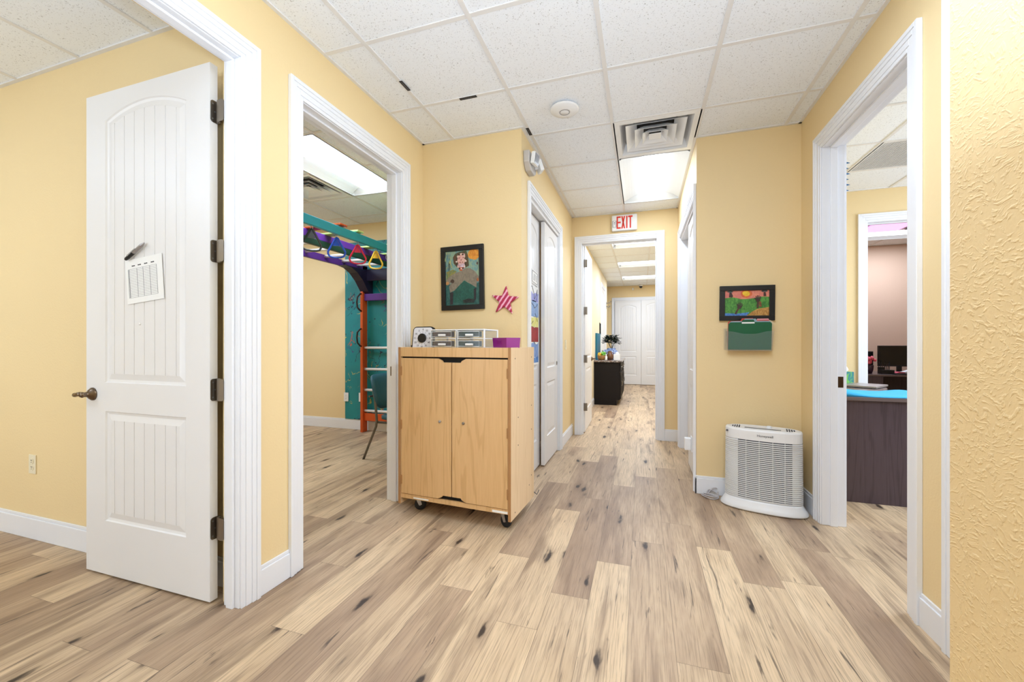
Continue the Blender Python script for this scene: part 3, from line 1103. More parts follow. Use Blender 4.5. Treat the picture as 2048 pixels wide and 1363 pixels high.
def egg_grille(label, x0, x1, y0, y1, pitch=.02):
    cx, cy = (x0 + x1) / 2, (y0 + y1) / 2
    t = thing('return_grille', label, 'vent', (cx, cy, CZ))
    H = (x1 - x0) / 2 - .003; V = (y1 - y0) / 2 - .003
    f = MB()
    for s_ in (-1, 1):
        f.box(-H, H, *sorted((s_ * V, s_ * (V - .02))), 0, .02)
        f.box(*sorted((s_ * H, s_ * (H - .02))), -V + .02, V - .02, 0, .02)
    f.build('frame', 'grid', t)
    g = MB()
    k = -H + .02 + pitch
    while k < H - .02:
        g.box(k - .0012, k + .0012, -V + .02, V - .02, .002, .014); k += pitch
    k = -V + .02 + pitch
    while k < V - .02:
        g.box(-H + .02, H - .02, k - .0012, k + .0012, .002, .014); k += pitch
    g.build('grid_core', 'grid', t)
    b = MB(); b.box(-H, H, -V, V, .05, .058); b.build('filter_backing', 'grille', t)
    return t


diffuser('square white air vent in the corridor ceiling beside the lamp', *VENT)
troffer('corridor ceiling lamp with a bright centre lens behind the square vent', *LAMP, along='y', lens_w=.15, power=8)
troffer('bright ceiling lamp in the climbing room', *GLAMP, along='y', lens_w=.26, power=16)
diffuser('square air vent in the climbing room ceiling beside its lamp', *GVENT)
egg_grille('grey mesh return grille in the office ceiling', *OVENT)
for h, nm in zip(HL, ('nearest', 'middle', 'farthest')):
    troffer('%s of the three ceiling lamps in the far hall' % nm, *h, along='x', lens_w=.24, group='far hall ceiling lamps', power=19)
egg_grille('mesh return grille past the middle lamp of the far hall', *HV[0], pitch=.03)
egg_grille('mesh return grille past the farthest lamp of the far hall', *HV[1], pitch=.03)
troffer('ceiling lamp in the peach room past the office', *PLAMP, along='x', lens_w=.24, power=19)

ap = thing('wireless_access_point', 'round white disc device on the corridor ceiling', 'ceiling device', (-0.507, 2.756, CZ))
a_ = MB(); a_.lathe([(.085, 0), (.096, -.006), (.098, -.013), (.090, -.020), (.045, -.030), (.034, -.031), (.033, -.029), (.0315, -.031), (.001, -.032)][::-1], 48)
a_.build('disc', 'white', ap, smooth=True)
r_ = MB(); r_.tube([(.033 * math.cos(2 * PI * k / 40), .033 * math.sin(2 * PI * k / 40), -.0305) for k in range(40)], .0016, 6, True)
r_.build('ring', 'ink', ap)['label'] = 'dark thin ring at the centre'

# black sticker strips on the grid
def sticker(label, x, y, along, ln):
    mb = MB(); hx, hy = (ln / 2, .011) if along == 'x' else (.011, ln / 2)
    mb.box(x - hx, x + hx, y - hy, y + hy, CZ - .0015, CZ)
    o = tag(mb.build('label_strip', 'darkink'), label, 'label', 'black label strips on the ceiling grid')
    mk = MB()
    rr = random.Random(int(ln * 1e4))
    c = -ln / 2 + .012
    while c < ln / 2 - .012:
        w_ = rr.uniform(.003, .007)
        if along == 'x': mk.box(c, c + w_, -.004, .004, -.0004, 0)
        else: mk.box(-.004, .004, c, c + w_, -.0004, 0)
        c += w_ + rr.uniform(.002, .004)
    mk.build('pale_print', 'ink', o)


sticker('black strip stuck on the ceiling grid near the left wall', -1.418, 2.21, 'y', .10)
sticker('black strip stuck on the ceiling grid bar in front of the cabinet wall', -1.09, 2.445, 'x', .12)
sticker('black strip stuck on the ceiling grid at the corridor corner', -0.822, 2.98, 'y', .11)

# ------------------------------------------------------------------ things on the open door
ps = thing('paper_schedule', 'white printed schedule sheet taped to the open panelled door', 'paper', (-2.292, 1.3165, 1.49))
T_ = Matrix.Rotation(math.radians(-5.0), 4, 'Y')
mb = MB(); mb.box(-.131, .131, -.0012, 0, -.108, .108, T_); mb.build('sheet', 'paper', ps)
gl = MB()
for i in range(19):
    z = -.080 + i * .0078
    gl.box(-.112, .092, -.0016, -.0012, z, z + .0009, T_)
for x in (-.114, -.106, -.049, -.005, .043, .091):
    gl.box(x, x + .0014, -.0016, -.0012, -.080, .0604, T_)
for i in range(18):
    z = -.077 + i * .0078
    gl.box(-.109, -.107 + .003, -.0016, -.0012, z, z + .003, T_)
gl.build('printed_grid', 'ink', ps)
for x in (-.074, -.030, .016, .064):
    hd = MB()
    for j in range(5):
        hd.box(x - .010 + j * .0045, x - .0055 + j * .0045, -.0016, -.0012, .073 + (j % 2) * .0006, .0785 - (j % 3) * .0007, T_)
    hd.build('column_heading', 'darkink', ps)
pen = thing('marker_pen', 'black and silver pen clipped aslant above the schedule on the door', 'pen', (-2.345, 1.306, 1.626))
T_ = Matrix.Rotation(math.radians(-28), 4, 'Y')
mb = MB(); mb.tube([(-.075, 0, 0), (-.068, 0, 0), (-.01, 0, 0)], [.006, .008, .0085], 12, T=T_); mb.build('cap', 'black', pen)
mb = MB(); mb.tube([(-.01, 0, 0), (.055, 0, 0), (.078, 0, 0)], [.0078, .0075, .003], 12, T=T_); mb.build('barrel', 'silver', pen)
mb = MB(); mb.box(-.045, .02, -.012, -.009, -.002, .002, T_); mb.build('clip', 'steel', pen)


def outlet(label, x, y, z, mat='cream', w_=.07, h_=.115, kind='duplex'):
    t = thing('wall_outlet', label, 'outlet', (x, y, z))
    mb = MB(); mb.box(-w_ / 2, w_ / 2, -.006, 0, -h_ / 2, h_ / 2); mb.build('cover_plate', mat, t, bevel=.002)
    for s_ in (-1, 1):
        mb = MB(); mb.lathe([(.017, 0), (.017, .003)], 20, Matrix.Translation((0, -.0055, s_ * .02)) @ Matrix.Rotation(PI / 2, 4, 'X'))
        so = mb.build('socket', mat, t)
        sl = MB()
        for dx in (-.006, .006): sl.box(dx - .001, dx + .001, -.0095, -.0085, s_ * .02 + .001, s_ * .02 + .009)
        sl.cyl((0, -.0095, s_ * .02 - .007), (0, -.0085, s_ * .02 - .007), .0025, 8)
        sl.build('slot', 'darkink', so)
    return t


outlet('ivory wall outlet low on the wall left of the open door', -3.518, 1.445, .447)
outlet('white outlet at the left edge of the teal climbing panel', -3.865, 4.585, .44, 'white', .075, .12)
outlet('white outlet on the teal panel against the orange post', -3.62, 4.585, .445, 'white', .075, .12)
sw = thing('light_switch', 'white light switch on the corridor wall past the left closet', 'switch', (-.865, 4.76, 1.16), PI / 2)
mb = MB(); mb.box(-.036, .036, -.006, 0, -.058, .058); mb.build('cover_plate', 'cream', sw, bevel=.002)
mb = MB(); mb.box(-.016, .016, -.010, -.006, -.032, .032); mb.build('rocker', 'cream', sw)

# ------------------------------------------------------------------ rolling maple cabinet
cab = thing('storage_cabinet', 'maple laminate rolling cabinet with two doors in front of the back wall', 'cabinet', (-1.177, 2.630, 0), math.atan2(-.05, .837))
CWD, CDP = .4195, .2275
for s_ in (-1, 1):
    mb = MB(); x0, x1 = sorted((s_ * CWD, s_ * (CWD - .019)))
    mb.box(x0, x1, -CDP, CDP, .072, 1.152)
    mb.k = 1
    mb.box(x0 - .0003, x1 + .0003, -CDP - .0015, -CDP, .072, 1.1525)
    sp = mb.build('side_panel', ['maple_side', 'maple_edge'], cab, bevel=.0015)
    if s_ == 1:
        for y, z in ((-.155, 1.082), (.17, 1.082), (.17, .74), (-.10, .70), (.17, .57), (-.10, .52), (.17, .245), (-.155, .105), (.12, .19)):
            sc = MB()
            sc.lathe([(.0045, 0), (.0045, .0008), (.002, .0012)], 10, Matrix.Translation((x1, y, z)) @ Matrix.Rotation(PI / 2, 4, 'Y'))
            sc.build('screw', 'darkink', sp)
IN = CWD - .019
mb = MB(); mb.box(-IN, IN, -CDP + .019, CDP, 1.128, 1.146); mb.build('top_panel', 'maple', cab)
mb = MB(); mb.box(-IN, IN, -CDP + .002, -CDP + .019, 1.088, 1.152); mb.build('top_rail', 'maple', cab, bevel=.002)
mb = MB(); mb.box(-IN, IN, CDP - .006, CDP, .105, 1.128); mb.build('back_panel', 'maple', cab)
mb = MB(); mb.box(-IN, IN, -CDP + .022, CDP - .006, .122, .14); mb.build('bottom_panel', 'maple', cab)
mb = MB(); mb.box(-IN, IN, -CDP + .006, -CDP + .022, .112, .142); mb.build('bottom_rail', 'maple', cab)
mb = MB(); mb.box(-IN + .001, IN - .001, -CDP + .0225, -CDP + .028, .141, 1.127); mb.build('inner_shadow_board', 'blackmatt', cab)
for s_, lab in ((-1, 'left'), (1, 'right')):
    zb, zt = .146, 1.078
    x_in, x_out = .003, IN - .003
    nt = .075
    poly = [(x_out, zb), (x_out, zt), (nt + .03, zt), (nt, zt - .014), (nt - .008, zt - .026), (x_in, zt - .026), (x_in, zb + .024), (nt - .008, zb + .024), (nt, zb + .013), (nt + .03, zb)]
    mb = MB(); mb.prism([(s_ * x, z) for x, z in poly], -CDP + .001, -CDP + .019, 'y')
    d_ = mb.build('door', 'maple', cab, bevel=.0012)
    lk = MB(); lk.lathe([(.009, 0), (.009, .006), (.006, .008), (.001, .008)], 16, Matrix.Translation((s_ * .088, -CDP + .001, .660)) @ Matrix.Rotation(PI / 2, 4, 'X'))
    lk.build('lock', 'steel' if s_ < 0 else 'nickel', d_)['label'] = 'small round metal lock'
    for z in (.24, .62, .99):
        h_ = MB(); h_.cyl((s_ * (IN - .004), -CDP - .003, z - .032), (s_ * (IN - .004), -CDP - .003, z + .032), .0035, 8)
        h_.box(*sorted((s_ * (IN - .004), s_ * (IN - .010))), -CDP - .001, -CDP + .002, z - .03, z + .03)
        h_.build('hinge', 'maple_edge', d_)
for i, (x, y, a) in enumerate(((-.335, -.125, .5), (.335, -.14, -.35), (-.335, .15, 1.2), (.335, .15, 2.2))):
    T_ = Matrix.Translation((x, y, 0)) @ Matrix.Rotation(a, 4, 'Z')
    mb = MB(); mb.box(-.03, .03, -.03, .03, .108, .112, T_)
    mb.prism([(-.012, .108), (.014, .108), (.034, .040), (.014, .034), (-.010, .085)], -.019, -.016, 'y', T_)
    mb.prism([(-.012, .108), (.014, .108), (.034, .040), (.014, .034), (-.010, .085)], .016, .019, 'y', T_)
    mb.cyl((.022, -.021, .041), (.022, .021, .041), .006, 10, T_)
    c_ = mb.build('caster', 'steel', cab)
    mb = MB(); mb.lathe([(.030, -.013), (.039, -.011), (.041, -.006), (.041, .006), (.039, .011), (.030, .013)], 28, T_ @ Matrix.Translation((.022, 0, .041)) @ Matrix.Rotation(PI / 2, 4, 'X'))
    mb.build('wheel', 'rubber', c_, smooth=False)
for q in ((.29, .395, .116, .130), (-.30, -.18, .118, .127)):
    tg = MB(); tg.box(q[0], q[1], -CDP + .0045, -CDP + .006, q[2], q[3])
    tg.build('torn_label', 'paper', cab)['label'] = 'torn white label residue along the bottom edge'
cp = MB(); cp.tube([(CWD - .02, CDP + .010, .11), (CWD + .02, CDP + .012, .085), (CWD + .028, CDP + .004, .10), (CWD + .034, CDP + .016, .12)], .003, 6)
cp.build('loose_wire', 'ink', cab)

CT = cab.matrix_basis if False else Matrix.Translation((-1.177, 2.630, 0)) @ Matrix.Rotation(math.atan2(-.05, .837), 4, 'Z')


def on_cab(x, y, z=1.146):
    p = CT @ Vector((x, y, z))
    return (p.x, p.y, p.z)


# visual timer
tm = thing('visual_timer', 'black and white square dial timer on the left of the maple cabinet', 'timer', on_cab(-.305, -.115), math.radians(-2))
tilt = Matrix.Rotation(math.radians(-9), 4, 'X')
mb = MB()
R_ = .028; w_ = .085; h_ = .155


def rrect(w, z0, z1, r, n=5):
    pts = [(-w, z0), (w, z0)]
    pts += [(w - r + r * math.cos(a), z1 - r + r * math.sin(a)) for a in [PI / 2 * i / n for i in range(n + 1)]]
    pts += [(-w + r - r * math.sin(a), z1 - r + r * math.cos(a)) for a in [PI / 2 * i / n for i in range(n + 1)]]
    return pts


mb.prism(rrect(w_, 0, h_, R_), 0, .03, 'y', tilt); mb.box(-.05, .05, .03, .075, 0, .012)
mb.box(-w_ - .012, -w_ + .004, .01, .05, 0, .02)
mb.build('case', 'black', tm, bevel=.003)
mb = MB(); mb.prism(rrect(w_ - .009, .0, h_ - .008, R_ - .008), -.002, .001, 'y', tilt); mb.build('dial_face', 'dial', tm)
mb = MB()
mb.lathe([(.033, 0), (.033, .010), (.030, .013), (.001, .013)], 28, tilt @ Matrix.Translation((0, -.002, .070)) @ Matrix.Rotation(PI / 2, 4, 'X'))
mb.build('knob', 'black', tm)
mb = MB()
for k in range(12):
    a = PI / 2 + k * PI / 6
    T_ = tilt @ Matrix.Translation((.064 * math.cos(a), -.0026, .070 + .062 * math.sin(a))) @ FACE_CAM
    if .070 + .062 * math.sin(a) > .004:
        text_into(mb, str(k * 5), .019, T_)
    for r0, r1 in ((.040, .048),):
        p0 = (r0 * math.cos(a), -.0024, .070 + r0 * math.sin(a)); p1 = (r1 * math.cos(a), -.0024, .070 + r1 * math.sin(a))
        mb.tube([p0, p1], .0009, 4, T=tilt)
mb.build('numerals', 'darkink', tm)


def drawer_unit(label, loc, rz, handle_mats, wd=.20, dp=.24, ht=.128):
    t = thing('drawer_organizer', label, 'drawer unit', loc, rz, 'small clear drawer units on the cabinet')
    mb = MB()
    hw = wd / 2
    for z in (0, ht / 2 - .003, ht - .008):
        mb.box(-hw, hw, -dp / 2, dp / 2, z, z + (.008 if z > ht * .7 else .006))
    for x in (-hw, hw - .005):
        mb.box(x, x + .005, -dp / 2, -dp / 2 + .02, .006, ht - .008)
        mb.box(x, x + .005, dp / 2 - .02, dp / 2, .006, ht - .008)
    mb.build('frame', 'white', t, bevel=.0015)
    for x in (-hw + .001, hw - .003):
        sd = MB(); sd.box(x, x + .002, -dp / 2 + .02, dp / 2 - .02, .006, ht - .008)
        sd.build('clear_side', 'clear', t)
    for i in (0, 1):
        z0 = .007 + i * (ht / 2 - .001); z1 = z0 + ht / 2 - .016
        dr = MB()
        y0 = -dp / 2 - .004
        dr.box(-hw + .008, hw - .008, y0, y0 + .003, z0, z1)
        dr.box(-hw + .008, -hw + .010, y0 + .003, dp / 2 - .01, z0, z1); dr.box(hw - .010, hw - .008, y0 + .003, dp / 2 - .01, z0, z1)
        d = dr.build('drawer', 'clear', t, bevel=.001)
        rm = MB(); e = .018
        zc0, zc1 = z0 + .006, z1 - .006
        rm.box(-hw + e, hw - e - .02, y0 + .010, y0 + .05, zc0, zc1)
        rm.build('contents', handle_mats[i], d)
        fr = MB(); a, b = -hw + e - .004, hw - e - .016
        fr.tube([(a, y0 - .001, zc0), (a, y0 - .001, zc1), (b, y0 - .001, zc1), (b, y0 - .001, zc0)], .0018, 6, True)
        fr.build('rim', 'white', d)
        hd = MB(); hd.box(-.03, .026, y0 - .014, y0 - .002, z0 + .012, z0 + .026); hd.build('handle', 'white', d, bevel=.003)
    return t


p1 = on_cab(-.105, -.04); p2 = on_cab(.105, -.045)
drawer_unit('clear two-drawer unit next to the dial timer', p1, math.radians(-3), ('thread', 'thread'))
drawer_unit('clear two-drawer unit next to the purple bin', p2, math.radians(-3), ('thread2', 'thread2'))
pb = thing('storage_bin', 'purple plastic bin at the right end of the maple cabinet top', 'bin', on_cab(.330, -.085, 1.1495), math.radians(-38))
mb = MB()
wb, db, hb_ = .085, .055, .066


def open_tray(mb, w0, d0, w1, d1, h, th=.003):
    c = [(-1, -1), (1, -1), (1, 1), (-1, 1)]
    o0 = [(w0 * i, d0 * j, 0) for i, j in c]; o1 = [(w1 * i, d1 * j, h) for i, j in c]
    i1 = [((w1 - th) * i, (d1 - th) * j, h) for i, j in c]; i0 = [((w0 - th) * i, (d0 - th) * j, th) for i, j in c]
    fs = [(3, 2, 1, 0), (12, 13, 14, 15)]
    for i in range(4):
        j = (i + 1) % 4
        fs += [(i, j, j + 4, i + 4), (i + 4, j + 4, j + 8, i + 8), (i + 8, j + 8, j + 12, i + 12)]
    mb.add(o0 + o1 + i1 + i0, fs)


open_tray(mb, wb * .94, db * .94, wb, db, hb_)
mb.build('tray', 'purple_bin', pb, bevel=.0015)
lb = MB(); lb.tube([(-.022, -db * .97 - .0015, .024), (.022, -db * .97 - .0015, .024), (.022, -db * .985 - .0015, .046), (-.022, -db * .985 - .0015, .046)], .0014, 6, True)
lb.build('label_holder', 'purple_bin', pb)
mb = MB(); mb.box(-.13, .085, -.075, .06, 0, .0025, Matrix.Translation(on_cab(.30, -.085, 1.1465)) @ Matrix.Rotation(-.1, 4, 'Z'))
tag(mb.build('paper_stack', 'paper'), 'white papers lying under the purple bin on the cabinet', 'paper')

# ------------------------------------------------------------------ framed child's paintings
def framed(name, label, cx, y, cz, w_, h_, border, roll, polys, px, bg, depth=.022):
    t = thing(name, label, 'picture', (cx, y, cz))
    t.rotation_euler = (0, roll, 0)
    mb = MB()
    x, z = w_ / 2, h_ / 2
    b = border
    for (x0, x1, z0, z1) in ((-x, x, z - b, z), (-x, x, -z, -z + b), (-x, -x + b, -z + b, z - b), (x - b, x, -z + b, z - b)):
        mb.box(x0, x1, -depth, 0, z0, z1)
    mb.build('frame', 'frame', t, bevel=.002)
    ax, az = x - b, z - b
    mb = MB(); mb.box(-ax, ax, -depth * .45, -.002, -az, az)
    mats = [bg]
    x0, x1, y0, y1 = px
    for i, (c, c2, pts) in enumerate(polys):
        m = brushed('paint_%d_%d_%d' % c, c, c2, 55)
        mats.append(m); mb.k = i + 1
        q = []
        for (u, v) in pts:
            q.append((max(-ax, min(ax, -ax + 2 * ax * (u - x0) / (x1 - x0))), max(-az, min(az, az - 2 * az * (v - y0) / (y1 - y0)))))
        yy = -depth * .45 - .0003 * (i + 1)
        mb.add([(p[0], yy, p[1]) for p in q], [tuple(range(len(q)))])
    mb.build('painting', mats, t)
    return t


def blob(cx, cy, rx, ry, n=14, j=.12, sd=1):
    r = random.Random(sd)
    return [(cx + rx * math.cos(2 * PI * k / n) * (1 + r.uniform(-j, j)), cy + ry * math.sin(2 * PI * k / n) * (1 + r.uniform(-j, j))) for k in range(n)]


A1 = [((58, 104, 96), (38, 84, 80), [(195, 790), (800, 790), (800, 1185), (195, 1185)]),
      ((228, 156, 56), (208, 126, 40), blob(715, 265, 110, 105, sd=3)),
      ((150, 136, 66), (92, 120, 84), [(205, 560), (330, 520), (400, 560), (260, 680), (205, 720)]),
      ((96, 62, 44), (70, 84, 58), [(330, 300), (375, 230), (450, 205), (575, 190), (605, 290), (620, 470), (560, 500), (400, 480), (345, 410)]),
      ((142, 130, 112), (124, 114, 98), [(200, 720), (270, 640), (380, 585), (470, 560), (580, 510), (640, 520), (720, 580), (795, 690), (790, 780), (752, 730), (745, 880), (530, 730), (350, 910), (270, 945), (255, 830), (345, 700), (255, 800), (200, 800)]),
      ((40, 96, 82), (28, 76, 66), [(530, 735), (740, 885), (740, 1080), (700, 1160), (560, 1160), (330, 1130), (320, 1000), (345, 920)]),
      ((236, 196, 178), (222, 160, 150), [(420, 265), (480, 228), (550, 245), (562, 380), (525, 430), (430, 425), (408, 340)]),
      ((224, 208, 222), (196, 150, 150), [(405, 425), (545, 425), (555, 500), (500, 545), (418, 495)]),
      ((222, 104, 52), (190, 70, 40), [(440, 490), (505, 490), (495, 555), (450, 550)]),
      ((56, 40, 34), (80, 60, 48), blob(318, 735, 34, 36, 9, sd=5)),
      ((214, 160, 96), (160, 96, 60), blob(225, 770, 30, 34, 8, sd=6)),
      ((206, 120, 60), (150, 84, 50), blob(768, 740, 20, 36, 8, sd=7)),
      ((52, 44, 50), (36, 34, 38), [(270, 950), (330, 935), (320, 1170), (272, 1170)]),
      ((52, 44, 50), (36, 34, 38), [(700, 900), (742, 885), (735, 1100), (700, 1100)]),
      ((24, 26, 28), (44, 52, 50), [(500, 1100), (600, 1070), (725, 1095), (700, 1150), (520, 1150)]),
      ((60, 48, 40), (90, 80, 60), [(255, 380), (272, 380), (268, 540), (256, 540)]),
      ((70, 50, 44), (90, 60, 50), blob(768, 440, 14, 30, 8, sd=9))]
_r = random.Random(21)
for _k in range(16):
    _a = 2 * PI * _k / 16
    A1.append((((70, 46, 36), (48, 36, 30)) if _k % 2 else ((240, 226, 214), (222, 190, 170))) + (blob(485 + 82 * math.cos(_a), 385 + 135 * math.sin(_a), 17, 15, 7, sd=40 + _k),))
for _x, _y in ((455, 320), (525, 320), (490, 360), (470, 405), (512, 402)):
    A1.append(((150, 70, 66), (90, 50, 50), blob(_x, _y, 13, 8, 7, sd=int(_x))))
for _k in range(12):
    A1.append((((110, 150, 120), (200, 190, 110)) if _k % 2 else ((196, 180, 90), (90, 140, 150))) + (blob(_r.uniform(205, 320), _r.uniform(210, 560), 9, 34, 7, sd=70 + _k),))
framed('framed_painting', 'black framed painting of a bearded figure in grey on the back wall', -1.346, 2.919, 1.694, .366, .504, .038, math.radians(-1.0), A1, (195, 800, 185, 1185), brushed('paint_sage', (150, 172, 140), (104, 146, 150), 40))


def hand(cx, cy, s, ang, col):
    r = math.radians(ang)

    def R(x, y): return (cx + (x * math.cos(r) - y * math.sin(r)) * s, cy + (x * math.sin(r) + y * math.cos(r)) * s)
    out = [(col, (70, 52, 44), [R(*p) for p in ((-30, 30), (-34, -10), (34, -10), (30, 30), (14, 48), (-14, 48))])]
    for k, (x, ln) in enumerate(((-28, 44), (-10, 58), (9, 56), (27, 46))):
        out.append((col, (50, 40, 40), [R(*p) for p in ((x - 7, -6), (x - 9 + (x * .25), -ln), (x + 3 + (x * .25), -ln - 3), (x + 7, -6))]))
    out.append((col, (50, 40, 40), [R(*p) for p in ((-32, 18), (-64, -8), (-58, -18), (-30, -4))]))
    out.append((col, (90, 60, 44), [R(*p) for p in ((-13, 44), (13, 44), (16, 150), (-14, 150))]))
    return out


A2 = [((92, 158, 66), (60, 120, 50), [(200, 325), (330, 308), (420, 325), (500, 348), (620, 345), (720, 332), (870, 305), (990, 312), (990, 530), (620, 650), (200, 625)]),
      ((226, 120, 60), (214, 96, 60), blob(585, 245, 110, 78, sd=12)),
      ((244, 204, 56), (226, 178, 40), blob(585, 240, 68, 52, sd=11)),
      ((92, 146, 210), (64, 110, 180), [(200, 612), (420, 625), (645, 600), (590, 665), (200, 665)]),
      ((206, 158, 84), (170, 118, 54), [(610, 665), (690, 590), (790, 535), (990, 505), (990, 665)]),
      ((54, 64, 60), (80, 90, 90), blob(295, 200, 58, 18, 9, sd=13)),
      ((76, 48, 40), (50, 36, 34), [(282, 215), (318, 215), (350, 290), (330, 312), (272, 305)]),
      ((54, 64, 60), (80, 90, 90), blob(905, 200, 60, 20, 9, sd=14)),
      ((76, 48, 40), (50, 36, 34), [(890, 225), (925, 225), (940, 300), (890, 300)]),
      ((150, 92, 52), (110, 70, 40), [(800, 400), (850, 400), (860, 500), (820, 500)])] + hand(470, 480, 1.15, 28, (72, 52, 46)) + hand(795, 350, 1.15, 4, (66, 48, 44))
framed('framed_painting', 'black framed painting of a sunset with two raised hands above the folder holder', .757, 3.479, 1.484, .372, .265, .037, math.radians(.6), A2, (200, 990, 185, 665), brushed('paint_coral', (228, 144, 116), (214, 120, 110), 40))

# striped star
st = []
for k in range(10):
    a = PI / 2 - math.radians(5) + k * PI / 5
    r = .118 if k % 2 == 0 else .046
    st.append((r * math.cos(a), r * math.sin(a)))
mb = MB(); mb.prism([(x, z) for x, z in st], -.022, -.002, 'y')
star = mb.build('wall_star', 'star', origin=(0, 0, 0), bevel=.008, seg=3)
star.location = (-.992, 2.92, 1.502)
tag(star, 'pink and white striped star hung right of the bearded figure painting', 'star')

# ------------------------------------------------------------------ wall file holder and folders
Y0 = 3.48
fh = thing('file_holder', 'clear plastic wall pocket under the sunset painting', 'file holder', (.762, Y0, 1.128))
mb = MB(); mb.box(-.160, .160, -.006, -.002, .0, .165); mb.build('back_plate', 'clear', fh)
mb = MB()
vs = [(-.150, -.006, 0), (.150, -.006, 0), (.158, -.082, .165), (-.158, -.082, .165)]
mb.prism([(-.145, 0), (.145, 0), (.160, .150), (.110, .146), (.04, .128), (-.04, .128), (-.110, .146), (-.160, .150)], -.072, -.069, 'y', Matrix.Rotation(math.radians(5), 4, 'X'))
mb.build('front_pocket', 'clear', fh, bevel=.001)
mb = MB(); mb.box(-.148, .148, -.070, -.006, -.003, 0); mb.build('pocket_floor', 'clear', fh)
for s_ in (-1, 1):
    mb = MB(); mb.prism([(-.006, 0), (-.070, 0), (-.058, .15), (-.006, .165)], *sorted((s_ * .150, s_ * .153)), axis='x'); mb.build('side_panel', 'clear', fh)


def folder(name, label, m, y, w_, h_, tab, dx=0.0, roll=0.0, z=1.131, lean=5, tabm=None):
    t = thing(name, label, 'folder', (.762 + dx, Y0 + y, z))
    T_ = Matrix.Rotation(roll, 4, 'Y') @ Matrix.Rotation(math.radians(lean), 4, 'X')
    mb = MB(); mb.prism([(-w_ / 2, 0), (w_ / 2, 0), (w_ / 2, h_ - .012), (w_ / 2 - .012, h_), (-w_ / 2 + .012, h_), (-w_ / 2, h_ - .012)], -.0018, .0018, 'y', T_)
    mb.build('cover', m, t)
    mb = MB(); mb.prism([(tab - .045, h_ - .001), (tab + .045, h_ - .001), (tab + .036, h_ + .018), (tab - .036, h_ + .018)], -.001, .001, 'y', T_)
    mb.build('tab', tabm or m, t)
    return t


gf = folder('file_folder', 'dark green folder at the front of the wall pocket', 'green_folder', -.060, .286, .206, -.012, .002, 0)
mb = MB(); T_ = Matrix.Rotation(math.radians(5), 4, 'X'); mb.box(-.054, .030, -.0034, -.0018, .196, .207, T_); mb.build('label', 'paper', gf)['label'] = 'white strip label'
folder('file_folder', 'grey-blue folder just behind the green folder', 'greyblue', -.053, .278, .214, .0, .004, .006)
folder('file_folder', 'red folder with centre tab behind the green folder', 'red_folder', -.046, .280, .218, -.01, .0, -.012)
folder('file_folder', 'pink folder with right tab behind the green folder', 'pink_folder', -.040, .278, .214, .085, .006, -.004)
folder('file_folder', 'cream folder sticking out to the right behind the green folder', 'manila', -.032, .284, .205, .09, .012, .030)
folder('file_folder', 'manila folder at the back of the wall pocket', 'manila', -.024, .284, .203, .10, .010, .055)

# ------------------------------------------------------------------ air purifier
pu = thing('air_purifier', 'white louvred air purifier standing on the floor by the office doorway', 'air purifier', (.822, 3.305, 0), math.radians(-14))


def stadium(w, d, z, n=10):
    """rounded plan outline, w x d half sizes"""
    pts = []
    e = 3.2
    N = n * 4
    for k in range(N):
        a = 2 * PI * k / N
        c, s = math.cos(a), math.sin(a)
        pts.append((w * math.copysign(abs(c) ** (2 / 2.6), c), d * math.copysign(abs(s) ** (2 / 2.6), s), z))
    return pts


def loft(mb, rings):
    n = len(rings[0])
    vs = [p for r in rings for p in r]
    fs = []
    for i in range(len(rings) - 1):
        for k in range(n):
            l = (k + 1) % n
            fs.append((i * n + k, i * n + l, (i + 1) * n + l, (i + 1) * n + k))
    fs.append(tuple(range(n - 1, -1, -1))); fs.append(tuple(range((len(rings) - 1) * n, len(rings) * n)))
    mb.add(vs, fs)


PWd, PDp = .238, .105
mb = MB(); loft(mb, [stadium(PWd + .030, PDp + .028, .006), stadium(PWd + .032, PDp + .030, .014), stadium(PWd + .018, PDp + .016, .034), stadium(PWd + .002, PDp + .002, .062), stadium(PWd - .002, PDp - .002, .075)])
mb.build('base', 'white', pu, smooth=True)
mb = MB(); loft(mb, [stadium(PWd - .006, PDp - .006, .070), stadium(PWd - .008, PDp - .008, .50)])
mb.build('filter_core', 'white', pu, smooth=True)
NR = 31
for k in range(NR):
    z = .080 + k * (.415 / NR)
    f = 1 - .012 * k / NR
    mb = MB(); loft(mb, [stadium(PWd * f - .013, PDp * f - .013, z + .001), stadium(PWd * f, PDp * f, z), stadium(PWd * f + .001, PDp * f + .001, z + .0062), stadium(PWd * f - .012, PDp * f - .012, z + .0088)])
    mb.build('louvre', 'white', pu, smooth=False)
mb = MB(); loft(mb, [stadium(PWd - .003, PDp - .003, .496), stadium(PWd - .003, PDp - .003, .560), stadium(PWd - .007, PDp - .007, .570), stadium(PWd - .022, PDp - .020, .574), stadium(PWd - .05, PDp - .04, .570)])
mb.build('top_housing', 'white', pu, smooth=False, bevel=.001)
def pfront(x, ins): return -(PDp - ins) * (1 - (abs(x) / (PWd - ins)) ** 2.6) ** (1 / 2.6)


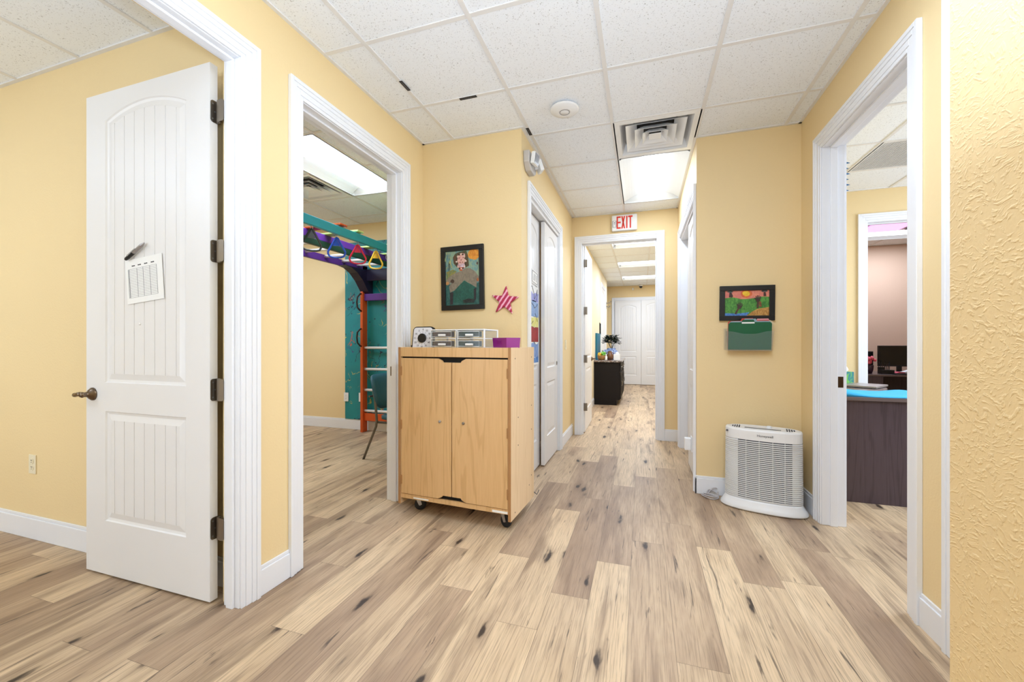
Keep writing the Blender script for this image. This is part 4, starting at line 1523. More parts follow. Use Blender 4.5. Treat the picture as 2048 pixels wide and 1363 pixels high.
mb = MB(); xs_ = [-.150 + .322 * k / 20 for k in range(21)]
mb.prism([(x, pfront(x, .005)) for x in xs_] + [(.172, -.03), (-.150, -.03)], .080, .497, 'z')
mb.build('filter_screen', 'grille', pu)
for xx in (-.10, -.02, .06, .13):
    mb = MB(); mb.box(xx - .0013, xx + .0013, -PDp + .003, -PDp + .016, .080, .497); mb.build('rib', 'white', pu)
mb = MB()
for k in range(40):
    a = k / 39
    mb.box(-.11 + a * .215, -.11 + a * .215 + .0045, -.034, -.028, .571, .5745)
for s_ in (-1, 1):
    for i in range(4):
        for j in range(9):
            x = s_ * (.145 + i * .014); y = -.052 + j * .012
            if (x / (PWd - .04)) ** 2 + (y / (PDp - .03)) ** 2 < 1: mb.box(x - .0035, x + .0035, y - .0035, y + .0035, .5695, .5735)
mb.build('air_outlet', 'grille', pu)
mb = MB(); mb.lathe([(.016, .570), (.016, .583), (.012, .586), (.001, .586)], 20, Matrix.Translation((.04, .03, 0))); mb.build('control_knob', 'white', pu)
mb = MB(); mb.lathe([(.008, 0), (.008, .003), (.001, .003)], 16, Matrix.Translation((-PWd + .018, -PDp * .62, .545)) @ Matrix.Rotation(PI / 2, 4, 'X') ); mb.build('side_button', 'ink', pu)
mb = MB(); text_into(mb, 'Honeywell', .0225, Matrix.Translation((.015, -PDp + .0022, .533)) @ FACE_CAM)
mb.build('lettering', 'darkink', pu)['label'] = 'dark printed name on the front'

cd = MB()
pts = []
rr = random.Random(3)
pts = [(.552, 3.415, .05), (.553, 3.41, .012), (.545, 3.385, .006), (.50, 3.36, .006), (.455, 3.40, .008), (.44, 3.425, .012), (.47, 3.43, .016), (.54, 3.40, .014), (.52, 3.37, .018), (.46, 3.395, .02), (.445, 3.42, .022), (.50, 3.42, .024), (.55, 3.415, .016), (.545, 3.445, .03), (.50, 3.455, .045), (.485, 3.458, .03), (.48, 3.45, .008), (.52, 3.455, .055), (.548, 3.458, .06), (.552, 3.455, .05)]
dense = []
for i in range(len(pts) - 1):
    p0 = Vector(pts[max(i - 1, 0)]); p1v = Vector(pts[i]); p2v = Vector(pts[i + 1]); p3 = Vector(pts[min(i + 2, len(pts) - 1)])
    for s in range(6):
        u = s / 6
        dense.append(0.5 * ((2 * p1v) + (p2v - p0) * u + (2 * p0 - 5 * p1v + 4 * p2v - p3) * u * u + (3 * p1v - p0 - 3 * p2v + p3) * u ** 3))
dense = [Vector((p.x, p.y, max(p.z, .0045))) for p in dense]
cd.tube(dense, .0042, 8)
tag(cd.build('power_cord', 'cord', smooth=True), 'looped grey white power cord lying left of the air purifier', 'cord')

pl = thing('plug_in_device', 'white plug-in box low on the right closet casing', 'plug-in device', (.388, 3.585, .36), -PI / 2)
mb = MB(); mb.box(-.036, .036, -.008, 0, -.060, .060); mb.build('wall_plate', 'white', pl, bevel=.002)
mb = MB(); mb.box(-.024, .026, -.058, -.008, -.050, .048); mb.build('housing', 'white', pl, bevel=.006)

# ------------------------------------------------------------------ exit sign and emergency light
ex = thing('exit_sign', 'white sign with red EXIT letters above the corridor end doorway', 'sign', (-.208, 5.215, 2.668))
mb = MB(); mb.box(-.152, .152, -.045, 0, -.098, .098); mb.build('housing', 'white', ex, bevel=.012, seg=4)
lt = MB()
yl0, yl1 = -.0475, -.045


def lbox(x0, x1, z0, z1): lt.box(x0, x1, yl0, yl1, z0, z1)


zt, zb = .078, -.074
lbox(-.092, -.076, zb, zt); lbox(-.076, -.042, zt - .018, zt); lbox(-.076, -.042, -.006, .012); lbox(-.076, -.042, zb, zb + .018)
for (xa, xb) in ((-.036, .010), (.010, -.036)):
    w_ = .016 if xb > xa else -.016
    lt.prism([(xa, zt), (xa + w_, zt), (xb, zb), (xb - w_, zb)] if w_ > 0 else [(xb + .0, zb), (xb + .016, zb), (xa, zt), (xa - .016, zt)], yl0, yl1 + .0002, 'y')
lbox(.022, .038, zb, zt)
lbox(.046, .098, zt - .020, zt); lbox(.064, .080, zb, zt - .020)
lt.build('lettering', 'exit_red', ex)['label'] = 'red EXIT letters'
ch = MB(); ch.tube([(-.098, yl1 - .001, .026), (-.138, yl1 - .001, .026), (-.138, yl1 - .001, -.052), (-.098, yl1 - .001, -.052)], .0025, 5, True); ch.build('arrow_knockout', 'darkink', ex)
dt = MB(); dt.cyl((-.117, yl1 - .002, .004), (-.117, yl1, .004), .006, 10); dt.cyl((-.118, yl1 - .002, -.014), (-.118, yl1, -.014), .004, 10); dt.build('indicator', 'darkink', ex)

em = thing('emergency_light', 'two-headed emergency light high on the corridor wall by the corner', 'emergency light', (-.865, 3.07, 2.60), PI / 2)
mb = MB()
T_ = Matrix.Identity(4)
mb.prism([(-.105, .055), (.125, .055), (.135, .03), (.10, -.06), (.06, -.085), (-.05, -.085), (-.105, -.03)], -.05, 0, 'y')
mb.build('housing', 'emgrey', em, bevel=.008, seg=3)
for x, a, tl in ((-.055, -.15, .15), (.085, .55, -.35)):
    T_ = Matrix.Translation((x, -.085, -.005)) @ Matrix.Rotation(a, 4, 'Z') @ Matrix.Rotation(tl, 4, 'X')
    mb = MB(); mb.prism([(-.045, -.045), (.045, -.045), (.045, .045), (-.045, .045)], -.012, .02, 'y', T_); mb.cyl((0, .02, 0), (0, .05, 0), .018, 12, T_)
    hd = mb.build('lamp_head', 'white', em, bevel=.006)
    ln = MB(); ln.box(-.037, .037, -.015, -.012, -.037, .037, T_); l2 = ln.build('lens', 'steel', hd)
    rb = MB()
    for k in range(5):
        rb.tube([(-.03 + k * .013, -.0155, -.03), (-.034 + k * .015, -.0155, .03)], .0013, 5, T=T_)
    rb.build('lens_rib', 'ink', hd)

# child's paper on the closet door (plain colour patches)
dr = thing('paper_artwork', 'tall painted paper strip taped to the rear left closet door', 'drawing', (-.939, 3.48, .98), PI / 2)
mb = MB(); mb.box(-.27, .27, -.0015, 0, 0, .72); mb.build('sheet', 'paper', dr)
mats = []; mb = MB()
bands = [((70, 120, 190), (110, 160, 220), .02, .07), ((150, 176, 220), (120, 150, 205), .07, .20), ((176, 46, 50), (150, 40, 46), .21, .345), ((226, 220, 110), (236, 230, 160), .345, .44), ((128, 160, 208), (160, 186, 222), .44, .58), ((150, 150, 216), (170, 176, 226), .58, .655)]
for i, (c, c2, z0, z1) in enumerate(bands):
    mats.append(brushed('poster_%d_%d_%d' % c, c, c2, 30)); mb.k = i
    r = random.Random(i)
    top = [(-.25 + .05 * k, z1 + r.uniform(-.012, .012)) for k in range(11)]
    poly = [(-.25, z0), (.25, z0)] + top[::-1]
    mb.add([(x, -.0019, z) for x, z in poly], [tuple(range(len(poly)))])
mb.build('painted_bands', mats, dr)
mb = MB()
for (x0, z0, x1, z1) in ((-.2, .69, .02, .71), (.02, .71, .1, .60), (.1, .60, .2, .70), (.2, .70, .15, .58), (-.05, .36, .05, .40), (.12, .47, .2, .40), (.05, .22, .12, .19), (.0, .56, .10, .52), (.10, .52, .2, .56)):
    mb.tube([(x0, -.0022, z0), ((x0 + x1) / 2 + .02, -.0022, (z0 + z1) / 2), (x1, -.0022, z1)], .003, 5)
mb.build('pencil_lines', 'ink', dr)
mb = MB()
T2 = Matrix.Translation((0.12, 0, .80))
mb.box(-.11, .11, -.0012, 0, -.065, .065, T2 @ Matrix.Rotation(.06, 4, 'Y'))
sh = mb.build('paper_note', 'paper', None, origin=(0, 0, 0)); sh.location = (-.939, 3.48, .98); sh.rotation_euler = (0, 0, PI / 2)
tag(sh, 'small line drawing on white paper above the painted paper strip', 'drawing')
mb = MB()
T3 = T2 @ Matrix.Rotation(.06, 4, 'Y')
mb.tube([(-.09, -.0016, -.05), (-.09, -.0016, .05), (.09, -.0016, .05), (.09, -.0016, -.05)], .002, 5, True, T3)
for x in (-.04, 0, .05): mb.tube([(x, -.0016, -.03), (x + .012, -.0016, .03)], .002, 5, T=T3)
mb.build('pencil_lines', 'ink', sh)

# ------------------------------------------------------------------ climbing room
mp = MB(); mp.box(-3.892, -2.0, 4.592, 4.61, .139, 2.55)
tag(mp.build('mural_board', 'mural'), 'tall teal paint-splattered panel behind the orange ladder post', 'panel')
cf = thing('jungle_gym', 'painted wooden ladder and overhead bars in the room through the left doorway', 'climbing frame', (-3.06, 3.7, 0))
X0, Y0_ = -3.06, 3.7


def part(name, mat, fn, bevel=.004, smooth=False, label=None, parent=None):
    mb = MB(); fn(mb)
    mb.v = [(x - X0, y - Y0_, z) for x, y, z in mb.v]
    o = mb.build(name, mat, parent or cf, bevel=bevel, smooth=smooth)
    if label: o['label'] = label
    return o


pa = part('post', 'orange', lambda m: m.box(-3.546, -3.508, 4.47, 4.565, 0, 2.20), label='orange upright post')
pb_ = part('post', 'orange', lambda m: m.box(-2.628, -2.59, 4.47, 4.565, 0, 2.20))
for z in (1.117, .834, .558, .282):
    part('rung', 'rung', lambda m: m.cyl((-3.508, 4.515, z), (-2.628, 4.515, z), .017, 12), 0, True, 'white round rung')
part('upper_rail', 'purple', lambda m: m.box(-3.508, -2.628, 4.50, 4.54, 1.74, 1.83), label='purple cross rail')
part('kick_board', 'orange', lambda m: m.box(-3.508, -2.628, 4.50, 4.54, .15, .25))
part('overhead_beam', 'purple', lambda m: m.box(-3.546, -3.508, 2.0, 4.57, 2.128, 2.205), label='violet far overhead beam')
part('overhead_beam', 'purple', lambda m: m.box(-3.005, -2.967, 2.0, 4.57, 2.175, 2.245))
part('overhead_beam', 'darkgreen', lambda m: m.box(-3.002, -2.964, 2.0, 4.57, 2.115, 2.174), label='dark green lower overhead beam')
part('overhead_beam', 'teal', lambda m: m.box(-2.63, -2.59, 1.9, 4.57, 2.155, 2.232), label='turquoise near overhead beam')
for y in (2.66, 2.95, 3.235, 3.52, 3.805, 4.093, 4.367):
    part('overhead_rung', 'rung', lambda m: m.cyl((-3.508, y, 2.185), (-3.005, y, 2.185), .017, 12), 0, True)
for y, m_ in ((3.03, 'orange'), (3.26, 'lime'), (3.83, 'lime'), (4.2, 'lime')):
    part('cross_slat', m_, lambda m: m.box(-3.10, -2.58, y - .045, y + .045, 2.245, 2.262))


def gusset(m, x0, x1):
    pts = [(4.47, 1.86), (4.565, 1.80), (4.565, 2.128), (4.05, 2.128)] + [(4.05 + .42 * s, 2.128 - .27 * s ** 2.2) for s in (.25, .5, .75)]
    m.prism(pts, x0, x1, 'x')


part('gusset', 'navy', lambda m: gusset(m, -3.548, -3.42), .002, label='dark curved corner brace')
part('gusset', 'navy', lambda m: gusset(m, -2.632, -2.56), .002)
part('top_board', 'navy', lambda m: m.box(-3.508, -2.628, 4.44, 4.47, 1.99, 2.14), .002)
for zc in (1.715, 1.252):
    part('grab_handle', 'black', lambda m: m.tube([(-3.53, 4.468, zc + .115), (-3.53, 4.445, zc + .108), (-3.555, 4.425, zc + .07), (-3.56, 4.42, zc), (-3.555, 4.425, zc - .07), (-3.53, 4.445, zc - .108), (-3.53, 4.468, zc - .115)], .011, 8), 0, True, parent=pa)


def trapeze(label, y, m_, rz, w_=.074):
    t = thing('hanging_ring', label, 'trapeze ring', (-2.61, y, 1.94), rz, 'trapeze rings on the turquoise beam')
    pts = []
    H_ = .18
    pts = [(0, H_), (.012, H_ - .008)] + [(.012 + (w_ - .012) * u, H_ - .012 - (H_ - .065) * u) for u in (.35, .7, 1)]
    pts += [(w_ * .99, .035), (w_ * .82, .012), (w_ * .5, .003), (0, 0)]
    full = pts + [(-x, z) for x, z in pts[-2:0:-1]]
    mb = MB(); mb.tube([(x, 0, z + .006) for x, z in full], .0085, 8, True)
    mb.prism([(0, H_), (w_ * .42, H_ * .62), (-w_ * .42, H_ * .62)], -.005, .005, 'y')
    mb.build('ring', m_, t, smooth=False)
    mb = MB(); mb.tube([(.009 * math.cos(a), 0, H_ + .018 + .016 * math.sin(a)) for a in [2 * PI * k / 12 for k in range(12)]], .0028, 6, True)
    mb.build('carabiner', 'steel', t)
    return t


trapeze('black and green trapeze ring hanging first from the doorway side', 2.682, 'ring_black', .9)
trapeze('blue trapeze ring hanging under the turquoise beam', 2.971, 'ring_blue', .45)
trapeze('red trapeze ring hanging under the turquoise beam', 3.254, 'ring_red', .6)
trapeze('yellow trapeze ring hanging under the turquoise beam', 3.532, 'ring_yellow', .4, .066)
ck = MB(); ck.tube([(.012 * math.cos(a) - 2.61, 3.72, 2.10 + .022 * math.sin(a)) for a in [2 * PI * k / 12 for k in range(12)]], .004, 6, True)
ck.tube([(-2.61, 3.72, 2.155), (-2.61, 3.72, 2.12)], .004, 6)
tag(ck.build('snap_hook', 'steel'), 'silver snap hook hanging past the yellow trapeze ring', 'hook')
sw_ = MB(); sw_.tube([(-3.27, 2.55, 2.09), (-3.25, 2.57, 1.97), (-3.22, 2.60, 1.95), (-3.19, 2.63, 1.97), (-3.17, 2.66, 2.09)], .035, 8)
sw_.tube([(-3.27, 2.55, 2.09), (-3.27, 2.55, 2.168)], .006, 6); sw_.tube([(-3.17, 2.66, 2.09), (-3.17, 2.66, 2.168)], .006, 6)
tag(sw_.build('climbing_loop', 'lime', smooth=True), 'lime hanging loop among the overhead rungs at the doorway edge', 'hanging loop')

# chair
chr_ = thing('stacking_chair', 'teal vinyl stacking chair with grey legs in the climbing room', 'chair', (-2.46, 3.67, 0))


def cushion(mb, x0, x1, y0, y1, zf, th, nx=8, ny=10, round_=2.6):
    vs = []; fs = []
    for s in (1, -1):
        for i in range(nx + 1):
            for j in range(ny + 1):
                u = -1 + 2 * i / nx; v = -1 + 2 * j / ny
                # square to rounded-square plan
                k = (abs(u) ** round_ + abs(v) ** round_) ** (1 / round_)
                m_ = max(abs(u), abs(v))
                q = m_ / k if k > 0 else 1
                uu, vv = u * q, v * q
                edge = max(0, 1 - m_ ** 4)
                vs.append((x0 + (x1 - x0) * (uu + 1) / 2, y0 + (y1 - y0) * (vv + 1) / 2, zf + s * th / 2 * (.35 + .65 * edge ** .5)))
    n1 = (nx + 1) * (ny + 1)

    def ix(s, i, j): return s * n1 + i * (ny + 1) + j
    for i in range(nx):
        for j in range(ny):
            fs.append((ix(0, i, j), ix(0, i + 1, j), ix(0, i + 1, j + 1), ix(0, i, j + 1)))
            fs.append((ix(1, i, j), ix(1, i, j + 1), ix(1, i + 1, j + 1), ix(1, i + 1, j)))
    for i in range(nx):
        fs.append((ix(0, i, 0), ix(1, i, 0), ix(1, i + 1, 0), ix(0, i + 1, 0)))
        fs.append((ix(0, i, ny), ix(0, i + 1, ny), ix(1, i + 1, ny), ix(1, i, ny)))
    for j in range(ny):
        fs.append((ix(0, 0, j), ix(0, 0, j + 1), ix(1, 0, j + 1), ix(1, 0, j)))
        fs.append((ix(0, nx, j), ix(1, nx, j), ix(1, nx, j + 1), ix(0, nx, j + 1)))
    mb.add(vs, fs)


mb = MB(); cushion(mb, -.075, .42, -.24, .24, .432, .085, round_=4.0); mb.build('seat', 'chairfab', chr_, smooth=True)
mb = MB(); cushion(mb, 0, .37, -.245, .245, 0, .055, round_=3.4)
T_ = Matrix.Translation((-.085, 0, .505)) @ Matrix.Rotation(math.radians(-105), 4, 'Y')
out = []
for p in mb.v:
    q = T_ @ Vector((p[0], p[1], p[2] + .06 * (1 - (p[1] / .235) ** 2) - .03))
    out.append(tuple(q))
mb.v = out
mb.build('backrest', 'chairfab', chr_, smooth=True)
for s_ in (-1, 1):
    mb = MB(); mb.tube([(-.115, s_ * .225, .70), (-.095, s_ * .225, .62), (-.075, s_ * .225, .40), (-.085, s_ * .225, .34), (-.235, s_ * .225, 0)], .0125, 8)
    mb.build('rear_leg', 'chairmetal', chr_, smooth=True)
    mb = MB(); mb.tube([(-.075, s_ * .215, .385), (.36, s_ * .215, .385), (.385, s_ * .22, .36), (.40, s_ * .225, 0)], .0125, 8)
    mb.build('front_leg', 'chairmetal', chr_, smooth=True)
mb = MB(); mb.tube([(-.165, -.225, .64), (-.165, .225, .64)], .010, 8); mb.build('back_rail', 'chairmetal', chr_)

# ------------------------------------------------------------------ office
dk = thing('office_desk', 'dark walnut desk with a rounded return seen through the right doorway', 'desk', (1.9, 4.1, 0))


def dpart(name, mat, fn, bevel=.002, label=None):
    mb = MB(); fn(mb)
    mb.v = [(x - 1.9, y - 4.1, z) for x, y, z in mb.v]
    o = mb.build(name, mat, dk, bevel=bevel)
    if label: o['label'] = label


dpart('desk_top', 'desktop', lambda m: m.box(1.27, 2.75, 3.612, 4.22, .756, .782))
arc = [(1.86 + .25 * math.cos(a), 4.62 + .36 * math.sin(a)) for a in [-PI / 2 + PI * k / 16 for k in range(17)]]
dpart('return_top', 'desktop', lambda m: m.prism([(1.27, 4.221), (1.86, 4.221)] + arc[1:-1] + [(1.86, 4.98), (1.27, 4.98)], .754, .780, 'z'))
dpart('front_panel', 'desk', lambda m: m.box(1.29, 2.72, 3.636, 3.656, 0.0, .756))
dpart('side_panel', 'desk', lambda m: m.box(2.70, 2.72, 3.656, 4.20, 0.0, .756))
dpart('return_panel', 'desk', lambda m: m.box(1.29, 1.31, 3.656, 4.95, 0.0, .754))
dpart('support_leg', 'steel', lambda m: m.cyl((1.88, 4.62, 0), (1.88, 4.62, .754), .04, 16))

# folded cloth: soft slab, two layers with a rolled left edge
cb = MB()
nx_, ny_ = 26, 16
rr = random.Random(4)


def clothz(x, y):
    u = (x - 1.29) / .78
    z = .016 + .006 * math.sin(7 * x + 3 * y) + .004 * math.sin(19 * x - 9 * y)
    z += .030 * math.exp(-((u - .10) / .14) ** 2) + .012 * math.exp(-((y - 3.72 - .35 * u) / .05) ** 2)
    return .782 + max(.012, 1.35 * z * (1 - .5 * u))


vs = []
for top in (1, 0):
    for i in range(nx_ + 1):
        for j in range(ny_ + 1):
            u = i / nx_; v = j / ny_
            x = 1.29 + .78 * u; y = 3.630 + (.48 - .10 * u) * v + .012 * math.sin(9 * u)
            ed = min(u, 1 - u, v, 1 - v)
            z = clothz(x, y)
            if ed == 0: z = .782 + (z - .782) * .55
            vs.append((x, y, z if top else .7825))
n1 = (nx_ + 1) * (ny_ + 1)
fs = []


def ix(s, i, j): return s * n1 + i * (ny_ + 1) + j


for i in range(nx_):
    for j in range(ny_):
        fs.append((ix(0, i, j), ix(0, i + 1, j), ix(0, i + 1, j + 1), ix(0, i, j + 1)))
        fs.append((ix(1, i, j), ix(1, i, j + 1), ix(1, i + 1, j + 1), ix(1, i + 1, j)))
for i in range(nx_):
    fs.append((ix(0, i, 0), ix(1, i, 0), ix(1, i + 1, 0), ix(0, i + 1, 0))); fs.append((ix(0, i, ny_), ix(0, i + 1, ny_), ix(1, i + 1, ny_), ix(1, i, ny_)))
for j in range(ny_):
    fs.append((ix(0, 0, j), ix(0, 0, j + 1), ix(1, 0, j + 1), ix(1, 0, j))); fs.append((ix(0, nx_, j), ix(1, nx_, j), ix(1, nx_, j + 1), ix(0, nx_, j + 1)))
cb.add(vs, fs)
tag(cb.build('folded_cloth', 'cloth', smooth=True), 'bright blue folded cloth on the front of the office desk', 'cloth')
lp = thing('laptop', 'closed silver laptop on the rounded desk return', 'laptop', (1.945, 4.52, .780), math.radians(52.6))
mb = MB(); mb.box(-.170, .170, -.125, .125, .004, .013); mb.build('base', 'silver', lp, bevel=.003)
mb = MB(); mb.box(-.170, .170, -.125, .125, .0135, .020); mb.build('lid', 'silver', lp, bevel=.003)
for x in (-.14, .14):
    for y in (-.10, .10):
        mb = MB(); mb.cyl((x, y, 0), (x, y, .004), .008, 10); mb.build('foot', 'rubber', lp)
tb = thing('tissue_box', 'green patterned tissue box at the back of the office desk', 'tissue box', (1.925, 4.88, .780), .3)
mb = MB(); mb.box(-.058, .058, -.058, .058, 0, .115); mb.build('box', 'tissuebox', tb, bevel=.003)
mb = MB()
ring = []
for z, r in ((.113, .03), (.14, .034), (.165, .026), (.185, .012)):
    ring.append([(r * math.cos(a) * (1 + .35 * math.sin(3 * a + z * 60)), r * math.sin(a) * (1 + .3 * math.cos(4 * a)), z + .008 * math.sin(2 * a)) for a in [2 * PI * k / 16 for k in range(16)]])
loft(mb, ring); mb.build('tissue', 'tissue', tb, smooth=True)
hn = MB()
for k in range(6):
    z = 2.42 + k * .045
    hn.prism([(-.02, z), (.03 + .01 * (k % 2), z + .012), (-.02, z + .035)], 4.0, 4.004, 'y', Matrix.Translation((1.585, 0, 0)))
hn.tube([(1.567, 4.002, 2.42), (1.567, 4.002, CZ)], .002, 5)
tag(hn.build('hanging_ornament', 'blueink'), 'blue foil ornament hanging from the office ceiling by the jamb', 'ornament')

# ------------------------------------------------------------------ peach room past the office
pd = thing('workstation_desk', 'dark walnut desk in the peach room past the office', 'desk', (3.6, 7.45, 0))


def ppart(name, mat, fn, bevel=.002, root=pd, o3=(3.6, 7.45, 0)):
    mb = MB(); fn(mb)
    mb.v = [(x - o3[0], y - o3[1], z - o3[2]) for x, y, z in mb.v]
    return mb.build(name, mat, root, bevel=bevel)


ppart('desk_top', 'desktop', lambda m: m.box(2.6, 4.6, 7.15, 7.95, .700, .726))
ppart('pedestal', 'desk', lambda m: m.box(2.70, 3.30, 7.16, 7.90, 0.0, .700))
ppart('modesty_panel', 'desk', lambda m: m.box(3.30, 4.55, 7.86, 7.88, .15, .700))
ppart('side_panel', 'desk', lambda m: m.box(4.55, 4.58, 7.16, 7.90, 0.0, .700))


def monitor(label, x, y, z0, w_, h_, rz):
    t = thing('computer_monitor', label, 'monitor', (x, y, .726), rz)
    mb = MB(); mb.box(-w_ / 2, w_ / 2, -.02, .02, z0 - .726, z0 - .726 + h_); mb.build('housing', 'black', t, bevel=.004)
    mb = MB(); mb.box(-w_ / 2 + .014, w_ / 2 - .014, -.022, -.02, z0 - .726 + .022, z0 - .726 + h_ - .014); mb.build('screen', 'screen', t)
    mb = MB(); mb.box(-.03, .03, .02, .045, .01, z0 - .726 + h_ * .5); mb.box(-.11, .11, -.07, .09, 0, .012); mb.build('stand', 'black', t, bevel=.003)


monitor('large dark monitor on the peach room desk', 3.665, 7.50, .83, .56, .31, .05)
monitor('second dark monitor behind the pink flowers in the peach room', 3.24, 7.70, .79, .34, .26, -.1)
fp = thing('flower_pot', 'pink flowers in a dark pot on the peach room desk', 'flowers', (3.225, 7.36, .726))
mb = MB(); mb.lathe([(.03, 0), (.045, .06), (.05, .12), (.046, .125)], 16); mb.build('pot', 'aubergine', fp, smooth=True)
mb = MB()
rr = random.Random(9)
for k in range(16): mb.sphere((rr.uniform(-.05, .06), rr.uniform(-.05, .05), .15 + rr.uniform(0, .13)), rr.uniform(.016, .028), 8, 6)
mb.build('blossoms', 'pinkpetal', fp, smooth=True)
mb = MB()
for k in range(8): mb.tube([(rr.uniform(-.02, .02), rr.uniform(-.02, .02), .11), (rr.uniform(-.06, .06), rr.uniform(-.05, .05), .22)], .003, 5)
mb.build('stems', 'leaf', fp)
kb = thing('desk_organizer', 'black desk organizer with pens in front of the large monitor', 'organizer', (3.40, 7.33, .726))
mb = MB(); mb.box(-.07, .09, -.05, .05, 0, .06); mb.box(-.07, .0, .0, .05, .06, .10); mb.build('tray', 'black', kb, bevel=.004)
mb = MB()
for k in range(7): mb.tube([(-.05 + .018 * k, .02, .05), (-.07 + .024 * k + rr.uniform(-.01, .01), .03, .14 + rr.uniform(0, .04))], .005, 6)
mb.build('pens', 'black', kb)
ky = MB(); ky.box(3.45, 3.85, 7.17, 7.29, .727, .742); tag(ky.build('keyboard', 'black', bevel=.003), 'black keyboard at the front of the peach room desk', 'keyboard')
for i, (x, y, c, lab) in enumerate(((3.68, 7.38, 'paper', 'white crumpled paper beside the pink paper on the far desk'), (3.56, 7.345, 'pinkpetal', 'pink paper on the far desk by the keyboard'))):
    mb = MB(); T_ = Matrix.Translation((x, y, .743 + .0 * i)) @ Matrix.Rotation(.5 * i, 4, 'Z')
    mb.prism([(-.09, 0), (.09, 0), (.09, .004), (.03, .045 - .03 * i), (-.03, .02), (-.09, .004)], -.05, .05, 'y', T_)
    tag(mb.build('paper_pile', c), lab, 'paper')
mg = MB(); mg.box(3.0, 3.45, 6.58, 7.16, CZ - .02, CZ - .002)
tag(mg.build('light_cover', 'magenta_glow'), 'magenta glowing ceiling light cover in the peach room', 'light')
vt = thing('air_vent', 'slatted white ceiling vent beside the magenta light in the peach room', 'vent', (3.78, 6.9, CZ))
mb = MB(); mb.box(-.29, .29, -.29, .29, -.004, 0); mb.build('frame', 'white', vt)
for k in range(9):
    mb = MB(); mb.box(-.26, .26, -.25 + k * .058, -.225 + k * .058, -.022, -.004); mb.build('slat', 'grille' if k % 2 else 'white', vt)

# ------------------------------------------------------------------ far hall
hc = thing('sideboard_cabinet', 'black cabinet with granite top in the far hall', 'cabinet', (-.62, 8.6, 0))


def hpart(name, mat, fn, bevel=.002, label=None, parent=None):
    mb = MB(); fn(mb)
    mb.v = [(x + .62, y - 8.6, z) for x, y, z in mb.v]
    o = mb.build(name, mat, parent or hc, bevel=bevel)
    if label: o['label'] = label
    return o


hpart('body', 'espresso', lambda m: (m.box(-.878, -.40, 7.86, 9.35, .10, .815), m.box(-.878, -.455, 7.86, 9.35, 0, .10)))
hpart('countertop', 'granite', lambda m: m.box(-.879, -.36, 7.83, 9.38, .815, .848), .004, 'speckled granite top')
for k in range(3):
    y0 = 7.875 + k * .495
    d_ = hpart('door', 'espresso', lambda m: (m.box(-.40, -.382, y0, y0 + .48, .12, .62), m.box(-.382, -.376, y0 + .06, y0 + .42, .18, .56)))
    hpart('handle', 'nickel', lambda m: m.tube([(-.372, y0 + .05, .46), (-.355, y0 + .05, .45), (-.355, y0 + .05, .38), (-.372, y0 + .05, .37)], .005, 6), 0, None, d_)
    w2 = hpart('drawer', 'espresso', lambda m: m.box(-.40, -.382, y0, y0 + .48, .64, .80))
    hpart('handle', 'nickel', lambda m: m.tube([(-.382, y0 + .18, .72), (-.360, y0 + .19, .72), (-.360, y0 + .29, .72), (-.382, y0 + .30, .72)], .005, 6), 0, None, w2)
CTZ = .848
bk = thing('wicker_basket', 'wicker basket of fruit and leaves at the front of the granite top', 'basket', (-.745, 7.98, CTZ))
mb = MB(); mb.lathe([(.055, 0), (.072, .03), (.08, .085), (.076, .09), (.07, .085)], 20); mb.build('basket', 'basket', bk, smooth=True)
mb = MB()
rr = random.Random(2)
for k in range(8): mb.sphere((rr.uniform(-.055, .0), rr.uniform(-.05, .05), .09 + rr.uniform(0, .045)), .024, 8, 6)
mb.build('fruit', 'yellow', bk, smooth=True)
mb = MB()
for k in range(8): mb.sphere((rr.uniform(0, .06), rr.uniform(-.05, .05), .10 + rr.uniform(0, .05)), .026, 8, 6, (1, 1, .7))
mb.build('leaves', 'greenveg', bk, smooth=True)
pp = thing('potted_plant', 'dark leafy plant in a blue pot on the black hall cabinet', 'plant', (-.600, 8.55, CTZ))
mb = MB(); mb.lathe([(.06, 0), (.078, .05), (.086, .22), (.08, .225)], 20); mb.build('pot', 'blueplate', pp, smooth=True)
mb = MB(); rr = random.Random(5)
for k in range(240):
    th = rr.uniform(0, 2 * PI); ph = rr.uniform(-.35, 1.3); r = rr.uniform(.05, .155)
    c = Vector((r * math.cos(th) * math.cos(ph) * 1.05, r * math.sin(th) * math.cos(ph), .36 + r * math.sin(ph) * .95))
    d = Vector((math.cos(th), math.sin(th), rr.uniform(-.5, .6))).normalized()
    s_ = d.cross(Vector((0, 0, 1))).normalized()
    l_, w_ = rr.uniform(.055, .085), rr.uniform(.020, .032)
    u_ = Vector((0, 0, .006))
    mb.add([c, c + d * l_ * .5 + s_ * w_ + u_, c + d * l_, c + d * l_ * .5 - s_ * w_ + u_, c + d * l_ * .5 - u_], [(0, 1, 2, 3), (0, 3, 4), (0, 4, 1), (1, 4, 2), (2, 4, 3)])
mb.build('foliage', 'leaf', pp)
mb = MB()
for k in range(7):
    a = rr.uniform(0, 6.28); mb.tube([(0, 0, .18), (.05 * math.cos(a), .05 * math.sin(a), .30), (.10 * math.cos(a), .10 * math.sin(a), .40)], .005, 5)
mb.build('stems', 'leaf', pp)
